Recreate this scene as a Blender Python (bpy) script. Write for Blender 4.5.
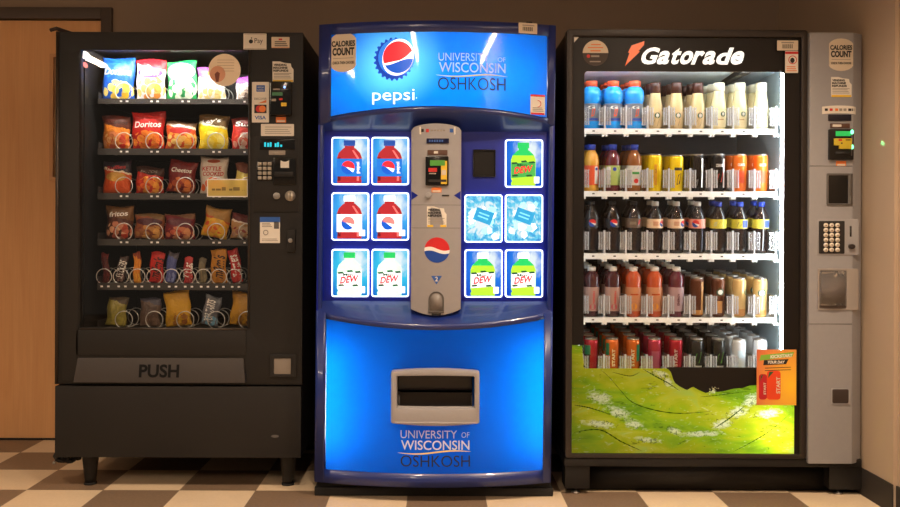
import bpy, bmesh, math, random
from math import sin, cos, pi, radians, sqrt
from mathutils import Vector, Matrix
random.seed(7)
for o in list(bpy.data.objects): bpy.data.objects.remove(o)
SC = bpy.context.scene
COL = SC.collection
# ------------------------------------------------------------------ camera, world, lamps, exposure
F_PX, CAM_Y, CAM_Z, VX, VY = 905.0, -3.62, 1.037, 435.0, 232.0
ROLL = 0.2
cam_d = bpy.data.cameras.new('camera'); cam = bpy.data.objects.new('camera', cam_d); COL.objects.link(cam)
cam_d.sensor_width = 36; cam_d.lens = F_PX / 900 * 36
cam_d.shift_x = (450 - VX) / 900; cam_d.shift_y = -(253.5 - VY) / 900
cam.location = (0, CAM_Y, CAM_Z)
cam.rotation_euler = (Matrix.Rotation(radians(90), 3, 'X') @ Matrix.Rotation(radians(ROLL), 3, 'Z')).to_euler()
SC.camera = cam
SC.view_settings.view_transform = 'Standard'
SC.view_settings.look = 'None'
SC.view_settings.gamma = 1
SC.view_settings.use_curve_mapping = False
SC.view_settings.exposure = 0.0
world = bpy.data.worlds.new('world'); SC.world = world; world.use_nodes = True
bg = world.node_tree.nodes['Background']
bg.inputs[0].default_value = (1.0, 0.78, 0.58, 1); bg.inputs[1].default_value = 0.22
CEIL_Z = 2.60
LAMP_COL = (1.0, 0.78, 0.57); LAMP_E = 115.0; DOWN_W = 105.0
MACHINE_COL = (1.0, 0.97, 0.90)

def PX(px, py, Y):
    "a pixel of the photograph on the plane y = Y  ->  world x, z"
    t = radians(ROLL); dx, dy = px - VX, py - VY
    ux = dx * cos(t) + dy * sin(t); uy = -dx * sin(t) + dy * cos(t)
    d = Y - CAM_Y
    return ux * d / F_PX, CAM_Z - uy * d / F_PX
def RECT(x0, y0, x1, y1, Y):
    cx, cz = PX((x0 + x1) / 2, (y0 + y1) / 2, Y); s = (Y - CAM_Y) / F_PX
    w, h = (x1 - x0) * s / 2, (y1 - y0) * s / 2
    return cx - w, cx + w, cz - h, cz + h

# ------------------------------------------------------------------ materials
def lin(c):
    return tuple(((v / 255) / 12.92 if v / 255 <= 0.04045 else ((v / 255 + 0.055) / 1.055) ** 2.4) for v in c[:3]) + (1,)
MATS = {}
def mat(name, col, rough=0.5, metal=0.0, emit=0.0, spec=0.5, coat=0.0, trans=0.0, grain=0.0, gscale=300, vary=0.0):
    if name in MATS: return MATS[name]
    m = bpy.data.materials.new(name); m.use_nodes = True; nt = m.node_tree; b = nt.nodes['Principled BSDF']
    c = lin(col)
    b.inputs['Base Color'].default_value = c; b.inputs['Roughness'].default_value = rough; b.inputs['Metallic'].default_value = metal
    b.inputs['Specular IOR Level'].default_value = spec; b.inputs['Coat Weight'].default_value = coat
    b.inputs['Transmission Weight'].default_value = trans
    if emit:
        b.inputs['Emission Color'].default_value = c; b.inputs['Emission Strength'].default_value = emit
    if grain or vary:
        tc = nt.nodes.new('ShaderNodeTexCoord'); n = nt.nodes.new('ShaderNodeTexNoise'); n.inputs['Scale'].default_value = gscale
        nt.links.new(tc.outputs['Object'], n.inputs['Vector'])
        if grain:
            bp = nt.nodes.new('ShaderNodeBump'); bp.inputs['Strength'].default_value = grain; bp.inputs['Distance'].default_value = 0.002
            nt.links.new(n.outputs['Fac'], bp.inputs['Height']); nt.links.new(bp.outputs['Normal'], b.inputs['Normal'])
        if vary:
            mx = nt.nodes.new('ShaderNodeMix'); mx.data_type = 'RGBA'
            mx.inputs['A'].default_value = tuple(v * (1 - vary) for v in c[:3]) + (1,)
            mx.inputs['B'].default_value = tuple(min(1, v * (1 + vary)) for v in c[:3]) + (1,)
            nt.links.new(n.outputs['Fac'], mx.inputs['Factor']); nt.links.new(mx.outputs['Result'], b.inputs['Base Color'])
    MATS[name] = m; return m
class NT:
    "small helper to wire node graphs"
    def __init__(s, name):
        s.m = bpy.data.materials.new(name); s.m.use_nodes = True; s.t = s.m.node_tree; s.t.nodes.clear()
        s.out = s.t.nodes.new('ShaderNodeOutputMaterial'); MATS[name] = s.m
    def n(s, typ, **kw):
        nd = s.t.nodes.new(typ)
        for k, v in kw.items(): setattr(nd, k, v)
        return nd
    def l(s, a, b): s.t.links.new(a, b)
    def put(s, sock, v):
        if isinstance(v, bpy.types.NodeSocket): s.l(v, sock)
        else: sock.default_value = v
    def math(s, op, a, b=0.0, c=0.0):
        nd = s.n('ShaderNodeMath', operation=op); s.put(nd.inputs[0], a); s.put(nd.inputs[1], b)
        if len(nd.inputs) > 2: s.put(nd.inputs[2], c)
        return nd.outputs[0]
    def mix(s, fac, a, b):
        nd = s.n('ShaderNodeMix', data_type='RGBA'); s.put(nd.inputs['Factor'], fac); s.put(nd.inputs['A'], a); s.put(nd.inputs['B'], b)
        return nd.outputs['Result']
    def noise(s, vec, scale, detail=2.0, dist=0.0):
        nd = s.n('ShaderNodeTexNoise'); nd.inputs['Scale'].default_value = scale; nd.inputs['Detail'].default_value = detail
        nd.inputs['Distortion'].default_value = dist; s.l(vec, nd.inputs['Vector']); return nd.outputs['Fac']
    def coords(s, which='Object'):
        tc = s.n('ShaderNodeTexCoord'); sp = s.n('ShaderNodeSeparateXYZ'); s.l(tc.outputs[which], sp.inputs[0])
        return tc.outputs[which], sp.outputs[0], sp.outputs[1], sp.outputs[2]
    def scaled(s, vec, sc):
        mp = s.n('ShaderNodeMapping'); mp.inputs['Scale'].default_value = sc; s.l(vec, mp.inputs['Vector']); return mp.outputs[0]
    def ramp(s, fac, stops):
        nd = s.n('ShaderNodeValToRGB'); r = nd.color_ramp
        while len(r.elements) < len(stops): r.elements.new(0.5)
        for e, (p, c) in zip(r.elements, stops): e.position = p; e.color = c
        s.l(fac, nd.inputs[0]); return nd.outputs[0]
    def principled(s, col, rough=0.5, spec=0.5, **kw):
        b = s.n('ShaderNodeBsdfPrincipled'); s.put(b.inputs['Base Color'], col); b.inputs['Roughness'].default_value = rough
        b.inputs['Specular IOR Level'].default_value = spec
        for k, v in kw.items(): s.put(b.inputs[k.replace('_', ' ')], v)
        s.l(b.outputs[0], s.out.inputs[0]); return b
def wood_mat():
    w = NT('orange maple veneer'); v, x, y, z = w.coords()
    a = w.noise(w.scaled(v, (9, 9, 0.7)), 2.2, 6, 0.8); b = w.noise(w.scaled(v, (70, 70, 2.0)), 2.0, 3)
    c1 = w.mix(a, lin((222, 160, 104)), lin((240, 188, 132))); c2 = w.mix(w.math('MULTIPLY', b, 0.3), c1, lin((168, 104, 58)))
    w.principled(c2, 0.5, 0.35); return w.m
def floor_mat():
    w = NT('checkered vinyl tile'); v, x, y, z = w.coords()
    ix = w.math('FLOOR', w.math('DIVIDE', w.math('ADD', x, 0.104), 0.305)); iy = w.math('FLOOR', w.math('DIVIDE', y, 0.305))
    par = w.math('ABSOLUTE', w.math('MODULO', w.math('ADD', ix, iy), 2.0))
    n1 = w.noise(v, 90, 4); n2 = w.noise(v, 9, 3)
    li = w.mix(n1, lin((216, 190, 156)), lin((234, 210, 178))); dk = w.mix(n1, lin((106, 86, 68)), lin((146, 122, 100)))
    c = w.mix(w.math('GREATER_THAN', par, 0.5), li, dk); c = w.mix(w.math('MULTIPLY', n2, 0.18), c, lin((120, 100, 80)))
    fx = w.math('FRACT', w.math('DIVIDE', w.math('ADD', x, 0.104), 0.305)); fy = w.math('FRACT', w.math('DIVIDE', y, 0.305))
    ex = w.math('MINIMUM', fx, w.math('SUBTRACT', 1.0, fx)); ey = w.math('MINIMUM', fy, w.math('SUBTRACT', 1.0, fy))
    seam = w.math('LESS_THAN', w.math('MINIMUM', ex, ey), 0.004)
    c = w.mix(w.math('MULTIPLY', seam, 0.45), c, lin((60, 50, 42)))
    w.principled(c, 0.42, 0.4); return w.m
def wall_mat(name, a, b):
    w = NT(name); v, x, y, z = w.coords()
    c = w.mix(w.noise(v, 3, 4), lin(a), lin(b)); bs = w.principled(c, 0.85, 0.2)
    bp = w.n('ShaderNodeBump'); bp.inputs['Strength'].default_value = 0.12; bp.inputs['Distance'].default_value = 0.002
    w.l(w.noise(v, 220, 3), bp.inputs['Height']); w.l(bp.outputs[0], bs.inputs['Normal']); return w.m
def glass_mat(name, tint=(1, 1, 1, 1), body=0.0, rough=0.0, refl=1.0):
    w = NT(name); tr = w.n('ShaderNodeBsdfTransparent'); tr.inputs[0].default_value = tint
    gl = w.n('ShaderNodeBsdfGlossy'); gl.inputs['Roughness'].default_value = rough; gl.inputs[0].default_value = (1, 1, 1, 1)
    fr = w.n('ShaderNodeFresnel'); fr.inputs['IOR'].default_value = 1.45
    m1 = w.n('ShaderNodeMixShader'); w.l(w.math('MULTIPLY', fr.outputs[0], refl), m1.inputs[0]); w.l(tr.outputs[0], m1.inputs[1]); w.l(gl.outputs[0], m1.inputs[2])
    last = m1.outputs[0]
    if body:
        df = w.n('ShaderNodeBsdfDiffuse'); df.inputs[0].default_value = (0.9, 0.92, 0.95, 1)
        m2 = w.n('ShaderNodeMixShader'); m2.inputs[0].default_value = body; w.l(last, m2.inputs[1]); w.l(df.outputs[0], m2.inputs[2]); last = m2.outputs[0]
    w.l(last, w.out.inputs[0]); return w.m
def backlit_mat(name, colour, trans=0.8, gloss=0.06, gl_rough=0.03):
    "printed acrylic that lets the lamps behind it through; colour may be a function of the node helper"
    w = NT(name); c = colour(w) if callable(colour) else lin(colour)
    tl = w.n('ShaderNodeBsdfTranslucent'); df = w.n('ShaderNodeBsdfDiffuse'); w.put(tl.inputs[0], c); w.put(df.inputs[0], c)
    m1 = w.n('ShaderNodeMixShader'); m1.inputs[0].default_value = trans; w.l(df.outputs[0], m1.inputs[1]); w.l(tl.outputs[0], m1.inputs[2])
    gl = w.n('ShaderNodeBsdfGlossy'); gl.inputs['Roughness'].default_value = gl_rough; gl.inputs[0].default_value = (1, 1, 1, 1)
    m2 = w.n('ShaderNodeMixShader'); m2.inputs[0].default_value = gloss; w.l(m1.outputs[0], m2.inputs[1]); w.l(gl.outputs[0], m2.inputs[2])
    w.l(m2.outputs[0], w.out.inputs[0]); return w.m
def lamp_mat(name, col, e):
    w = NT(name); em = w.n('ShaderNodeEmission'); em.inputs[0].default_value = tuple(col[:3]) + (1,); em.inputs[1].default_value = e
    w.l(em.outputs[0], w.out.inputs[0]); return w.m
def lit_print(name, col, e=1.0):
    return mat(name, col, 0.25, emit=e)

# ------------------------------------------------------------------ geometry helpers
TEXT = {}
def text_mesh(s, bold=0.0):
    k = (s, bold)
    if k not in TEXT:
        cu = bpy.data.curves.new('t', 'FONT'); cu.body = s; cu.offset = bold; cu.resolution_u = 4
        ob = bpy.data.objects.new('t', cu); COL.objects.link(ob)
        bpy.context.view_layer.update()
        me = bpy.data.meshes.new_from_object(ob.evaluated_get(bpy.context.evaluated_depsgraph_get()))
        vs = [(v.co.x, v.co.y) for v in me.vertices]; fs = [tuple(p.vertices) for p in me.polygons]
        bpy.data.objects.remove(ob); bpy.data.curves.remove(cu); bpy.data.meshes.remove(me)
        x0 = min(v[0] for v in vs); x1 = max(v[0] for v in vs); y0 = min(v[1] for v in vs); y1 = max(v[1] for v in vs)
        vs = [((x - x0) / (x1 - x0) - 0.5, (y - y0) / (y1 - y0) - 0.5) for x, y in vs]
        TEXT[k] = (vs, fs)
    return TEXT[k]
def rr(x0, x1, z0, z1, r, n=4):
    r = min(r, (x1 - x0) / 2, (z1 - z0) / 2); P = []
    for cx, cz, a in ((x1 - r, z0 + r, -90), (x1 - r, z1 - r, 0), (x0 + r, z1 - r, 90), (x0 + r, z0 + r, 180)):
        for i in range(n + 1):
            t = radians(a + 90 * i / n); P.append((cx + r * cos(t), cz + r * sin(t)))
    return P
def circ(cx, cz, r, n=24, rz=None):
    return [(cx + r * cos(2 * pi * i / n), cz + (rz or r) * sin(2 * pi * i / n)) for i in range(n)]
class MB:
    def __init__(s, m): s.v = []; s.f = []; s.mi = []; s.mats = [m]; s.cur = 0
    def use(s, m):
        if m not in s.mats: s.mats.append(m)
        s.cur = s.mats.index(m); return s
    def add(s, vs, fs):
        o = len(s.v); s.v += [tuple(v) for v in vs]
        for f in fs: s.f.append(tuple(i + o for i in f)); s.mi.append(s.cur)
        return s
    def box(s, x0, x1, y0, y1, z0, z1):
        return s.add([(x0, y0, z0), (x1, y0, z0), (x1, y1, z0), (x0, y1, z0), (x0, y0, z1), (x1, y0, z1), (x1, y1, z1), (x0, y1, z1)],
                     [(3, 2, 1, 0), (4, 5, 6, 7), (0, 1, 5, 4), (1, 2, 6, 5), (2, 3, 7, 6), (3, 0, 4, 7)])
    def prism(s, P, y0, y1):
        n = len(P); vs = [(x, y0, z) for x, z in P] + [(x, y1, z) for x, z in P]
        return s.add(vs, [tuple(range(n)), tuple(range(2 * n - 1, n - 1, -1))] + [(i, i + n, (i + 1) % n + n, (i + 1) % n) for i in range(n)])
    def flat(s, P, y):
        g = y if callable(y) else (lambda x: y)
        return s.add([(x, g(x), z) for x, z in P], [tuple(range(len(P)))])
    def ring(s, A, B, y0, y1):
        n = len(A); vs = [(x, y0, z) for x, z in A] + [(x, y0, z) for x, z in B] + [(x, y1, z) for x, z in A] + [(x, y1, z) for x, z in B]
        fs = []
        for i in range(n):
            j = (i + 1) % n
            fs += [(i, j, j + n, i + n), (i + 2 * n, i + 3 * n, j + 3 * n, j + 2 * n), (i, i + 2 * n, j + 2 * n, j), (i + n, j + n, j + 3 * n, i + 3 * n)]
        return s.add(vs, fs)
    def slab(s, x0, x1, zb, zt, Yf, Yb, n=16):
        "solid with a curved front y = Yf(x); lower and upper edges may curve too"
        fn = lambda q: q if callable(q) else (lambda x: q)
        zb, zt, Yf, Yb = fn(zb), fn(zt), fn(Yf), fn(Yb); vs = []
        for i in range(n + 1):
            x = x0 + (x1 - x0) * i / n
            vs += [(x, Yf(x), zb(x)), (x, Yf(x), zt(x)), (x, Yb(x), zt(x)), (x, Yb(x), zb(x))]
        fs = [(0, 1, 2, 3), (4 * n + 3, 4 * n + 2, 4 * n + 1, 4 * n)]
        for i in range(n):
            a, b = 4 * i, 4 * i + 4
            fs += [(a, b, b + 1, a + 1), (a + 1, b + 1, b + 2, a + 2), (a + 2, b + 2, b + 3, a + 3), (a + 3, b + 3, b, a)]
        return s.add(vs, fs)
    def lathe(s, prof, c=(0, 0, 0), seg=20, close=True):
        vs = []; n = len(prof)
        for r, z in prof:
            for k in range(seg):
                a = 2 * pi * k / seg; vs.append((c[0] + r * cos(a), c[1] + r * sin(a), c[2] + z))
        fs = []
        for i in range(n - 1):
            for k in range(seg):
                k2 = (k + 1) % seg; fs.append((i * seg + k, i * seg + k2, (i + 1) * seg + k2, (i + 1) * seg + k))
        if close: fs += [tuple(range(seg - 1, -1, -1)), tuple((n - 1) * seg + k for k in range(seg))]
        return s.add(vs, fs)
    def tube(s, pts, r, seg=6, closed=False):
        pts = [Vector(p) for p in pts]; n = len(pts); vs = []; up = None
        for i, p in enumerate(pts):
            t = (pts[(i + 1) % n] - pts[i - 1]) if closed or 0 < i < n - 1 else (pts[1] - pts[0] if i == 0 else pts[-1] - pts[-2])
            t.normalize()
            if up is None: up = t.orthogonal().normalized()
            up = (up - t * up.dot(t)).normalized(); w = t.cross(up)
            for k in range(seg):
                a = 2 * pi * k / seg; vs.append(p + (up * cos(a) + w * sin(a)) * r)
        fs = []
        for i in range(n if closed else n - 1):
            j = (i + 1) % n
            for k in range(seg):
                k2 = (k + 1) % seg; fs.append((i * seg + k, i * seg + k2, j * seg + k2, j * seg + k))
        if not closed: fs += [tuple(range(seg - 1, -1, -1)), tuple((n - 1) * seg + k for k in range(seg))]
        return s.add(vs, fs)
    def text(s, st, cx, cz, w, h, y, bold=0.0, shear=0.0, rot=0.0):
        vs, fs = text_mesh(st, bold); g = y if callable(y) else (lambda x, z: y); ca, sa = cos(rot), sin(rot); out = []
        for a, b in vs:
            x = a * w + shear * b * h; z = b * h; X = cx + x * ca - z * sa; Zz = cz + x * sa + z * ca
            try: yy = g(X, Zz)
            except TypeError: yy = g(X)
            out.append((X, yy, Zz))
        return s.add(out, fs)
    def build(s, name, parent=None, bevel=0.0, smooth=35, seg=2):
        me = bpy.data.meshes.new(name); bm = bmesh.new()
        off = Vector(parent.get('_o', (0, 0, 0))) if parent else Vector((0, 0, 0))
        bv = [bm.verts.new(Vector(v) - off) for v in s.v]
        for f, m in zip(s.f, s.mi):
            try: fc = bm.faces.new([bv[i] for i in f]); fc.material_index = m
            except ValueError: pass
        if bevel:
            bmesh.ops.recalc_face_normals(bm, faces=bm.faces[:])
            ed = [e for e in bm.edges if len(e.link_faces) == 2 and e.calc_face_angle(0) > radians(30)]
            bmesh.ops.bevel(bm, geom=ed, offset=bevel, segments=seg, profile=0.6, affect='EDGES', clamp_overlap=True)
        if smooth:
            for f in bm.faces: f.smooth = True
            for e in bm.edges:
                if len(e.link_faces) == 2 and e.calc_face_angle(0) > radians(smooth): e.smooth = False
        bm.to_mesh(me); bm.free()
        for m in s.mats: me.materials.append(m)
        o = bpy.data.objects.new(name, me); COL.objects.link(o)
        if parent: o.parent = parent; o['_o'] = tuple(off)
        return o
def thing(name, label, cat, loc=(0, 0, 0), group=None):
    o = bpy.data.objects.new(name, None); COL.objects.link(o); o.location = loc; o['_o'] = tuple(loc); o.empty_display_size = 0.05
    o['label'] = label; o['category'] = cat
    if group: o['group'] = group
    return o
def tag(o, label, cat, group=None):
    o['label'] = label; o['category'] = cat
    if group: o['group'] = group
    return o
def struct(mb, name, **kw):
    o = mb.build(name, **kw); o['kind'] = 'structure'; return o
def dup(root, loc, label, group=None, rot=None):
    r = root.copy(); COL.objects.link(r); r.location = loc; r['label'] = label
    if rot: r.rotation_euler = rot
    if group: r['group'] = group
    for ch in list(root.children):
        c = ch.copy(); COL.objects.link(c); c.parent = r
        for g in list(ch.children):
            d = g.copy(); COL.objects.link(d); d.parent = c
    return r
def plabel(o, t): o['label'] = t; return o

# ------------------------------------------------------------------ shared materials
M_black = mat('black powder coat', (27, 24, 22), 0.5, spec=0.35, grain=0.25, gscale=700)
M_black2 = mat('black textured panel', (30, 27, 25), 0.55, spec=0.35, grain=0.35, gscale=500)
M_blackin = mat('black interior sheet metal', (18, 16, 15), 0.6, spec=0.3)
M_blackgloss = mat('black glossy plastic', (14, 14, 15), 0.15)
M_blackprint = mat('black printed glass border', (26, 22, 20), 0.35, spec=0.25)
M_rubber = mat('black rubber', (22, 20, 19), 0.8)
M_grey = mat('silver grey plastic', (148, 146, 148), 0.42, vary=0.04, gscale=60)
M_greydk = mat('dark grey plastic', (92, 88, 85), 0.5)
M_col = mat('warm grey moulded plastic', (152, 148, 149), 0.45, vary=0.04, gscale=60)
M_blue = mat('deep blue moulded shell', (20, 40, 108), 0.3, coat=0.3, spec=0.5)
M_navy = mat('navy blue panel', (6, 30, 140), 0.4, spec=0.35)
M_white = mat('white plastic', (235, 232, 226), 0.4)
M_paper = mat('white sticker paper', (226, 218, 206), 0.6)
M_cream = mat('cream sticker paper', (214, 198, 176), 0.6)
M_ink = mat('black ink', (30, 26, 24), 0.6)
M_inkgrey = mat('grey ink', (150, 140, 130), 0.6)
M_red = mat('red ink', (200, 40, 36), 0.5)
M_orange = mat('orange ink', (226, 120, 50), 0.5)
M_yellow = mat('yellow ink', (232, 190, 50), 0.5)
M_bluep = mat('blue ink', (40, 90, 170), 0.5)
M_green = mat('green ink', (60, 150, 70), 0.5)
M_metal = mat('brushed metal', (175, 170, 165), 0.3, metal=0.9)
M_wire = mat('bright wire', (228, 224, 216), 0.3, metal=0.6)
M_tube = lamp_mat('machine lamp tube', MACHINE_COL, 150)
# ------------------------------------------------------------------ the room
BACK_Y = 0.86; RIGHT_X = 1.70
M_wall = wall_mat('brown grey wall paint', (142, 124, 108), (150, 131, 114))
M_wallr = wall_mat('lightened right wall paint', (176, 154, 132), (184, 162, 139))  # right wall colour lightened in place of stronger lamp light
b = MB(floor_mat()); b.box(-4.5, 1.95, -7.5, BACK_Y + 0.05, -0.05, 0); struct(b, 'floor', smooth=0)
b = MB(wall_mat('ceiling tile', (190, 180, 165), (205, 195, 180))); b.box(-4.5, 1.95, -7.5, BACK_Y + 0.05, CEIL_Z, CEIL_Z + 0.05); struct(b, 'ceiling', smooth=0)
jx0, _ = PX(111, 100, BACK_Y); DX0, DX1 = jx0 - 0.025 - 0.93, jx0 - 0.025
_, dtop = PX(60, 19.5, BACK_Y); _, ftop = PX(60, 8, BACK_Y)
b = MB(M_wall)
b.box(-4.5, DX0, BACK_Y, BACK_Y + 0.05, 0, CEIL_Z); b.box(DX1, RIGHT_X + 0.02, BACK_Y, BACK_Y + 0.05, 0, CEIL_Z); b.box(DX0, DX1, BACK_Y, BACK_Y + 0.05, dtop, CEIL_Z)
struct(b, 'wall_back', smooth=0)
b = MB(M_wallr); b.box(RIGHT_X, RIGHT_X + 0.05, -0.27, BACK_Y, 0, CEIL_Z); b.box(RIGHT_X + 0.014, RIGHT_X + 0.064, -7.5, -0.27, 0, CEIL_Z)
struct(b, 'wall_right', smooth=0)
b = MB(mat('black vinyl cove base', (44, 38, 34), 0.6)); b.box(RIGHT_X - 0.006, RIGHT_X, -0.272, BACK_Y, 0, 0.108); b.box(RIGHT_X + 0.008, RIGHT_X + 0.014, -7.5, -0.272, 0, 0.105)
struct(b, 'baseboard_right', bevel=0.002)
b = MB(mat('black vinyl cove base', (44, 38, 34), 0.6)); b.box(DX1 + 0.06, RIGHT_X, BACK_Y - 0.006, BACK_Y, 0, 0.105); struct(b, 'baseboard_back', bevel=0.002)
b = MB(mat('dark bronze door frame', (72, 60, 52), 0.5))
b.box(DX1 - 0.02, DX1 + 0.033, BACK_Y - 0.02, BACK_Y + 0.05, 0, ftop); b.box(DX0 - 0.033, DX0 + 0.02, BACK_Y - 0.02, BACK_Y + 0.05, 0, ftop); b.box(DX0 + 0.02, DX1 - 0.02, BACK_Y - 0.02, BACK_Y + 0.05, dtop, ftop)
struct(b, 'trim_1', bevel=0.003)
# the orange wooden door with its narrow pane
lx0 = PX(53.5, 100, BACK_Y + .02)[0]; lz1 = PX(55, 57, BACK_Y + .02)[1]; lz0 = PX(55, 178, BACK_Y + .02)[1]; lx1 = lx0 + 0.12
b = MB(wood_mat()); y0, y1 = BACK_Y + 0.012, BACK_Y + 0.05; xa, xb = DX0 + 0.021, DX1 - 0.022
b.box(xa, lx0, y0, y1, 0.008, dtop - .003); b.box(lx1, xb, y0, y1, 0.008, dtop - .003); b.box(lx0, lx1, y0, y1, 0.008, lz0); b.box(lx0, lx1, y0, y1, lz1, dtop - .003)
door = struct(b, 'door_1', smooth=0)
b = MB(mat('pale oak glazing bead', (206, 150, 100), 0.45)); b.ring(rr(lx0 - .014, lx1 + .014, lz0 - .014, lz1 + .014, .002, 1), rr(lx0 + .004, lx1 - .004, lz0 + .004, lz1 - .004, .002, 1), y0 - .008, y0 + .004)
b.build('glazing_bead', door, bevel=0.002)
b = MB(mat('frosted door pane', (240, 214, 176), 0.25)); b.box(lx0, lx1, y0 + .012, y0 + .018, lz0, lz1); b.build('pane', door)
b = MB(M_metal); b.tube([(xa + .07, y0 - .002, 1.0), (xa + .07, y0 - .06, 1.0), (xa + .18, y0 - .06, 1.0)], .011, 10); b.build('door_handle', door)
b = MB(M_rubber); b.box(DX0 + .02, DX1 - .02, BACK_Y + .002, BACK_Y + .06, 0, .007); struct(b, 'trim_2')
# three rows of ceiling light behind the photographer, seen mirrored in the machines
M_lampfit = lamp_mat('warm ceiling lamp diffuser', LAMP_COL, LAMP_E)
for i, (lx, wh) in enumerate(((-3.05, 'farthest from the bare right wall'), (-0.62, 'middle one of three, above the camera side'), (1.55, 'nearest to the bare right wall'))):
    t = thing('ceiling_light', 'long ceiling strip light ' + wh, 'ceiling light', (lx, -3.95, CEIL_Z - .06), 'ceiling strip lights')
    b = MB(M_white); b.box(lx - .10, lx + .10, -4.65, -3.25, CEIL_Z - .03, CEIL_Z); b.build('housing', t, bevel=.004)
    b = MB(M_lampfit); b.box(lx - .032, lx + .032, -4.63, -3.27, CEIL_Z - .06, CEIL_Z - .031); b.build('diffuser', t, bevel=.01)

for dx, wh in ((-2.0, 'nearest to the wooden door'), (-.25, 'in front of the blue machine'), (1.0, 'nearest to the beige right wall')):
    t = thing('downlight', 'round recessed ceiling downlight ' + wh, 'downlight', (dx, -1.25, CEIL_Z), 'recessed downlights')
    b = MB(M_white); b.lathe([(.075, -.006), (.10, -.006), (.10, 0), (.075, 0)], (dx, -1.25, CEIL_Z), 28, close=False); b.build('trim_ring', t)
    b = MB(lamp_mat('downlight lens', LAMP_COL, 12)); b.lathe([(.0005, -.002), (.075, -.002), (.075, -.001)], (dx, -1.25, CEIL_Z), 28, close=False); b.build('lens', t)
    ld = bpy.data.lights.new('downlight_lamp', 'SPOT'); ld.energy = DOWN_W * (2.4 if dx > .5 else 1.25 if dx < -1 else 1); ld.color = LAMP_COL; ld.spot_size = radians(128); ld.spot_blend = .9; ld.shadow_soft_size = .07
    lo = bpy.data.objects.new('downlight_lamp', ld); COL.objects.link(lo); lo.location = (0, 0, -.02); lo.parent = t
# ------------------------------------------------------------------ snack machine (left)
def sticker(parent, name, R, y, m, texts=(), bars=(), r=0.002, thick=0.0008, shape=None, extra=None):
    "flat label: R = x0,x1,z0,z1; texts (string, u, v, w, h, ink[, bold]) in 0..1 of the label; bars (u0,u1,v0,v1,ink)"
    x0, x1, z0, z1 = R; W, H = x1 - x0, z1 - z0; b = MB(m); g = y if callable(y) else (lambda x: y)
    P = shape or rr(x0, x1, z0, z1, r, 3); n = len(P)
    b.add([(x, g(x) - thick, z) for x, z in P] + [(x, g(x), z) for x, z in P], [tuple(range(n))] + [(i, i + n, (i + 1) % n + n, (i + 1) % n) for i in range(n)])
    k = 1
    for q in bars:
        b.use(q[4]); b.flat(rr(x0 + q[0] * W, x0 + q[1] * W, z0 + q[2] * H, z0 + q[3] * H, 0.0003, 1), lambda x: g(x) - thick - .0004)
    if extra: extra(b, lambda x: g(x) - thick - .0005)
    for q in texts:
        b.use(q[5]); b.text(q[0], x0 + q[1] * W, z0 + q[2] * H, q[3] * W, q[4] * H, lambda x: g(x) - thick - .0008, bold=q[6] if len(q) > 6 else 0.0)
    return b.build(name, parent, smooth=0)
def lines(u0, u1, vs, h, ink): return [(u0, u1 - (i % 3) * .05, v, v + h, ink) for i, v in enumerate(vs)]
def refunds(parent, R, y):
    x0, x1, z0, z1 = R; W, H = x1 - x0, z1 - z0
    shp = [(x0, z0), (x1, z0), (x1, z0 + .62 * H), (x1 - .10 * W, z0 + .74 * H), (x1 - .13 * W, z0 + .90 * H), (x1 - .42 * W, z0 + .93 * H), (x0 + .35 * W, z1), (x0, z1)]
    dy = y if callable(y) else (lambda x: y)
    o = sticker(parent, 'refund_notice', R, y, M_paper, [('VENDING', .36, .83, .62, .11, M_ink, .05), ('MACHINE', .38, .69, .68, .11, M_ink, .05), ('REFUNDS', .40, .55, .72, .11, M_ink, .05)],
                [(.02, .98, .0, .10, M_yellow)] + lines(.06, .9, (.18, .26, .34, .40), .03, M_inkgrey), shape=shp)
    return plabel(o, 'white refund notice with a torn upper corner')
def calories(parent, R, y):
    x0, x1, z0, z1 = R; W, H = x1 - x0, z1 - z0; cx = (x0 + x1) / 2; P = []
    for i in range(9): a = -pi / 2 * .8 + pi * .8 * i / 8; P.append((cx + W / 2 * sin(a) / sin(pi * .4), z0 + .16 * H * (1 - (cos(a) - cos(pi * .4)) / (1 - cos(pi * .4)))))
    for i in range(9): a = pi / 2 * .8 - pi * .8 * i / 8; P.append((cx + W / 2 * sin(a) / sin(pi * .4), z1 - .16 * H * (1 - (cos(a) - cos(pi * .4)) / (1 - cos(pi * .4)))))
    o = sticker(parent, 'calorie_notice', R, y, M_cream, [('CALORIES', .5, .72, .92, .15, M_ink, .045), ('COUNT', .5, .52, .86, .20, M_ink, .05), ('CHECK THEN CHOOSE', .5, .24, .84, .07, M_ink, .03)],
                [(.1, .9, .345, .36, M_inkgrey)], shape=P)
    return plabel(o, 'cream arched calorie sticker')

SY = 0.03; SYB = 0.80
sx0, sx1 = PX(55.5, 250, SY)[0], PX(302.5, 250, SY)[0]
STOP = PX(180, 32, SY)[1]; SBOT = PX(180, 457, SY)[1]
snack = thing('vending_machine', 'black glass-front snack vending machine full of chip bags, beside the wooden door', 'vending machine', ((sx0 + sx1) / 2, .4, 0), 'vending machines')
wx0, wx1 = PX(80, 200, SY)[0], PX(247.5, 200, SY)[0]; wz1 = PX(165, 50, SY)[1]; wz0 = PX(165, 328, SY)[1]
ix0, ix1 = wx0 - .006, wx1 + .035
b = MB(M_black)
b.box(sx0 + .004, ix0, SY + .03, SYB, SBOT, STOP); b.box(ix1, sx1 - .004, SY + .03, SYB, SBOT, STOP); b.box(ix0, ix1, SY + .03, SYB, wz1 + .03, STOP); b.box(ix0, ix1, SY + .03, SYB, SBOT, wz0 - .02); b.box(ix0, ix1, SYB - .06, SYB, wz0 - .02, wz1 + .03)
b.build('cabinet', snack, smooth=0)
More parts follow.
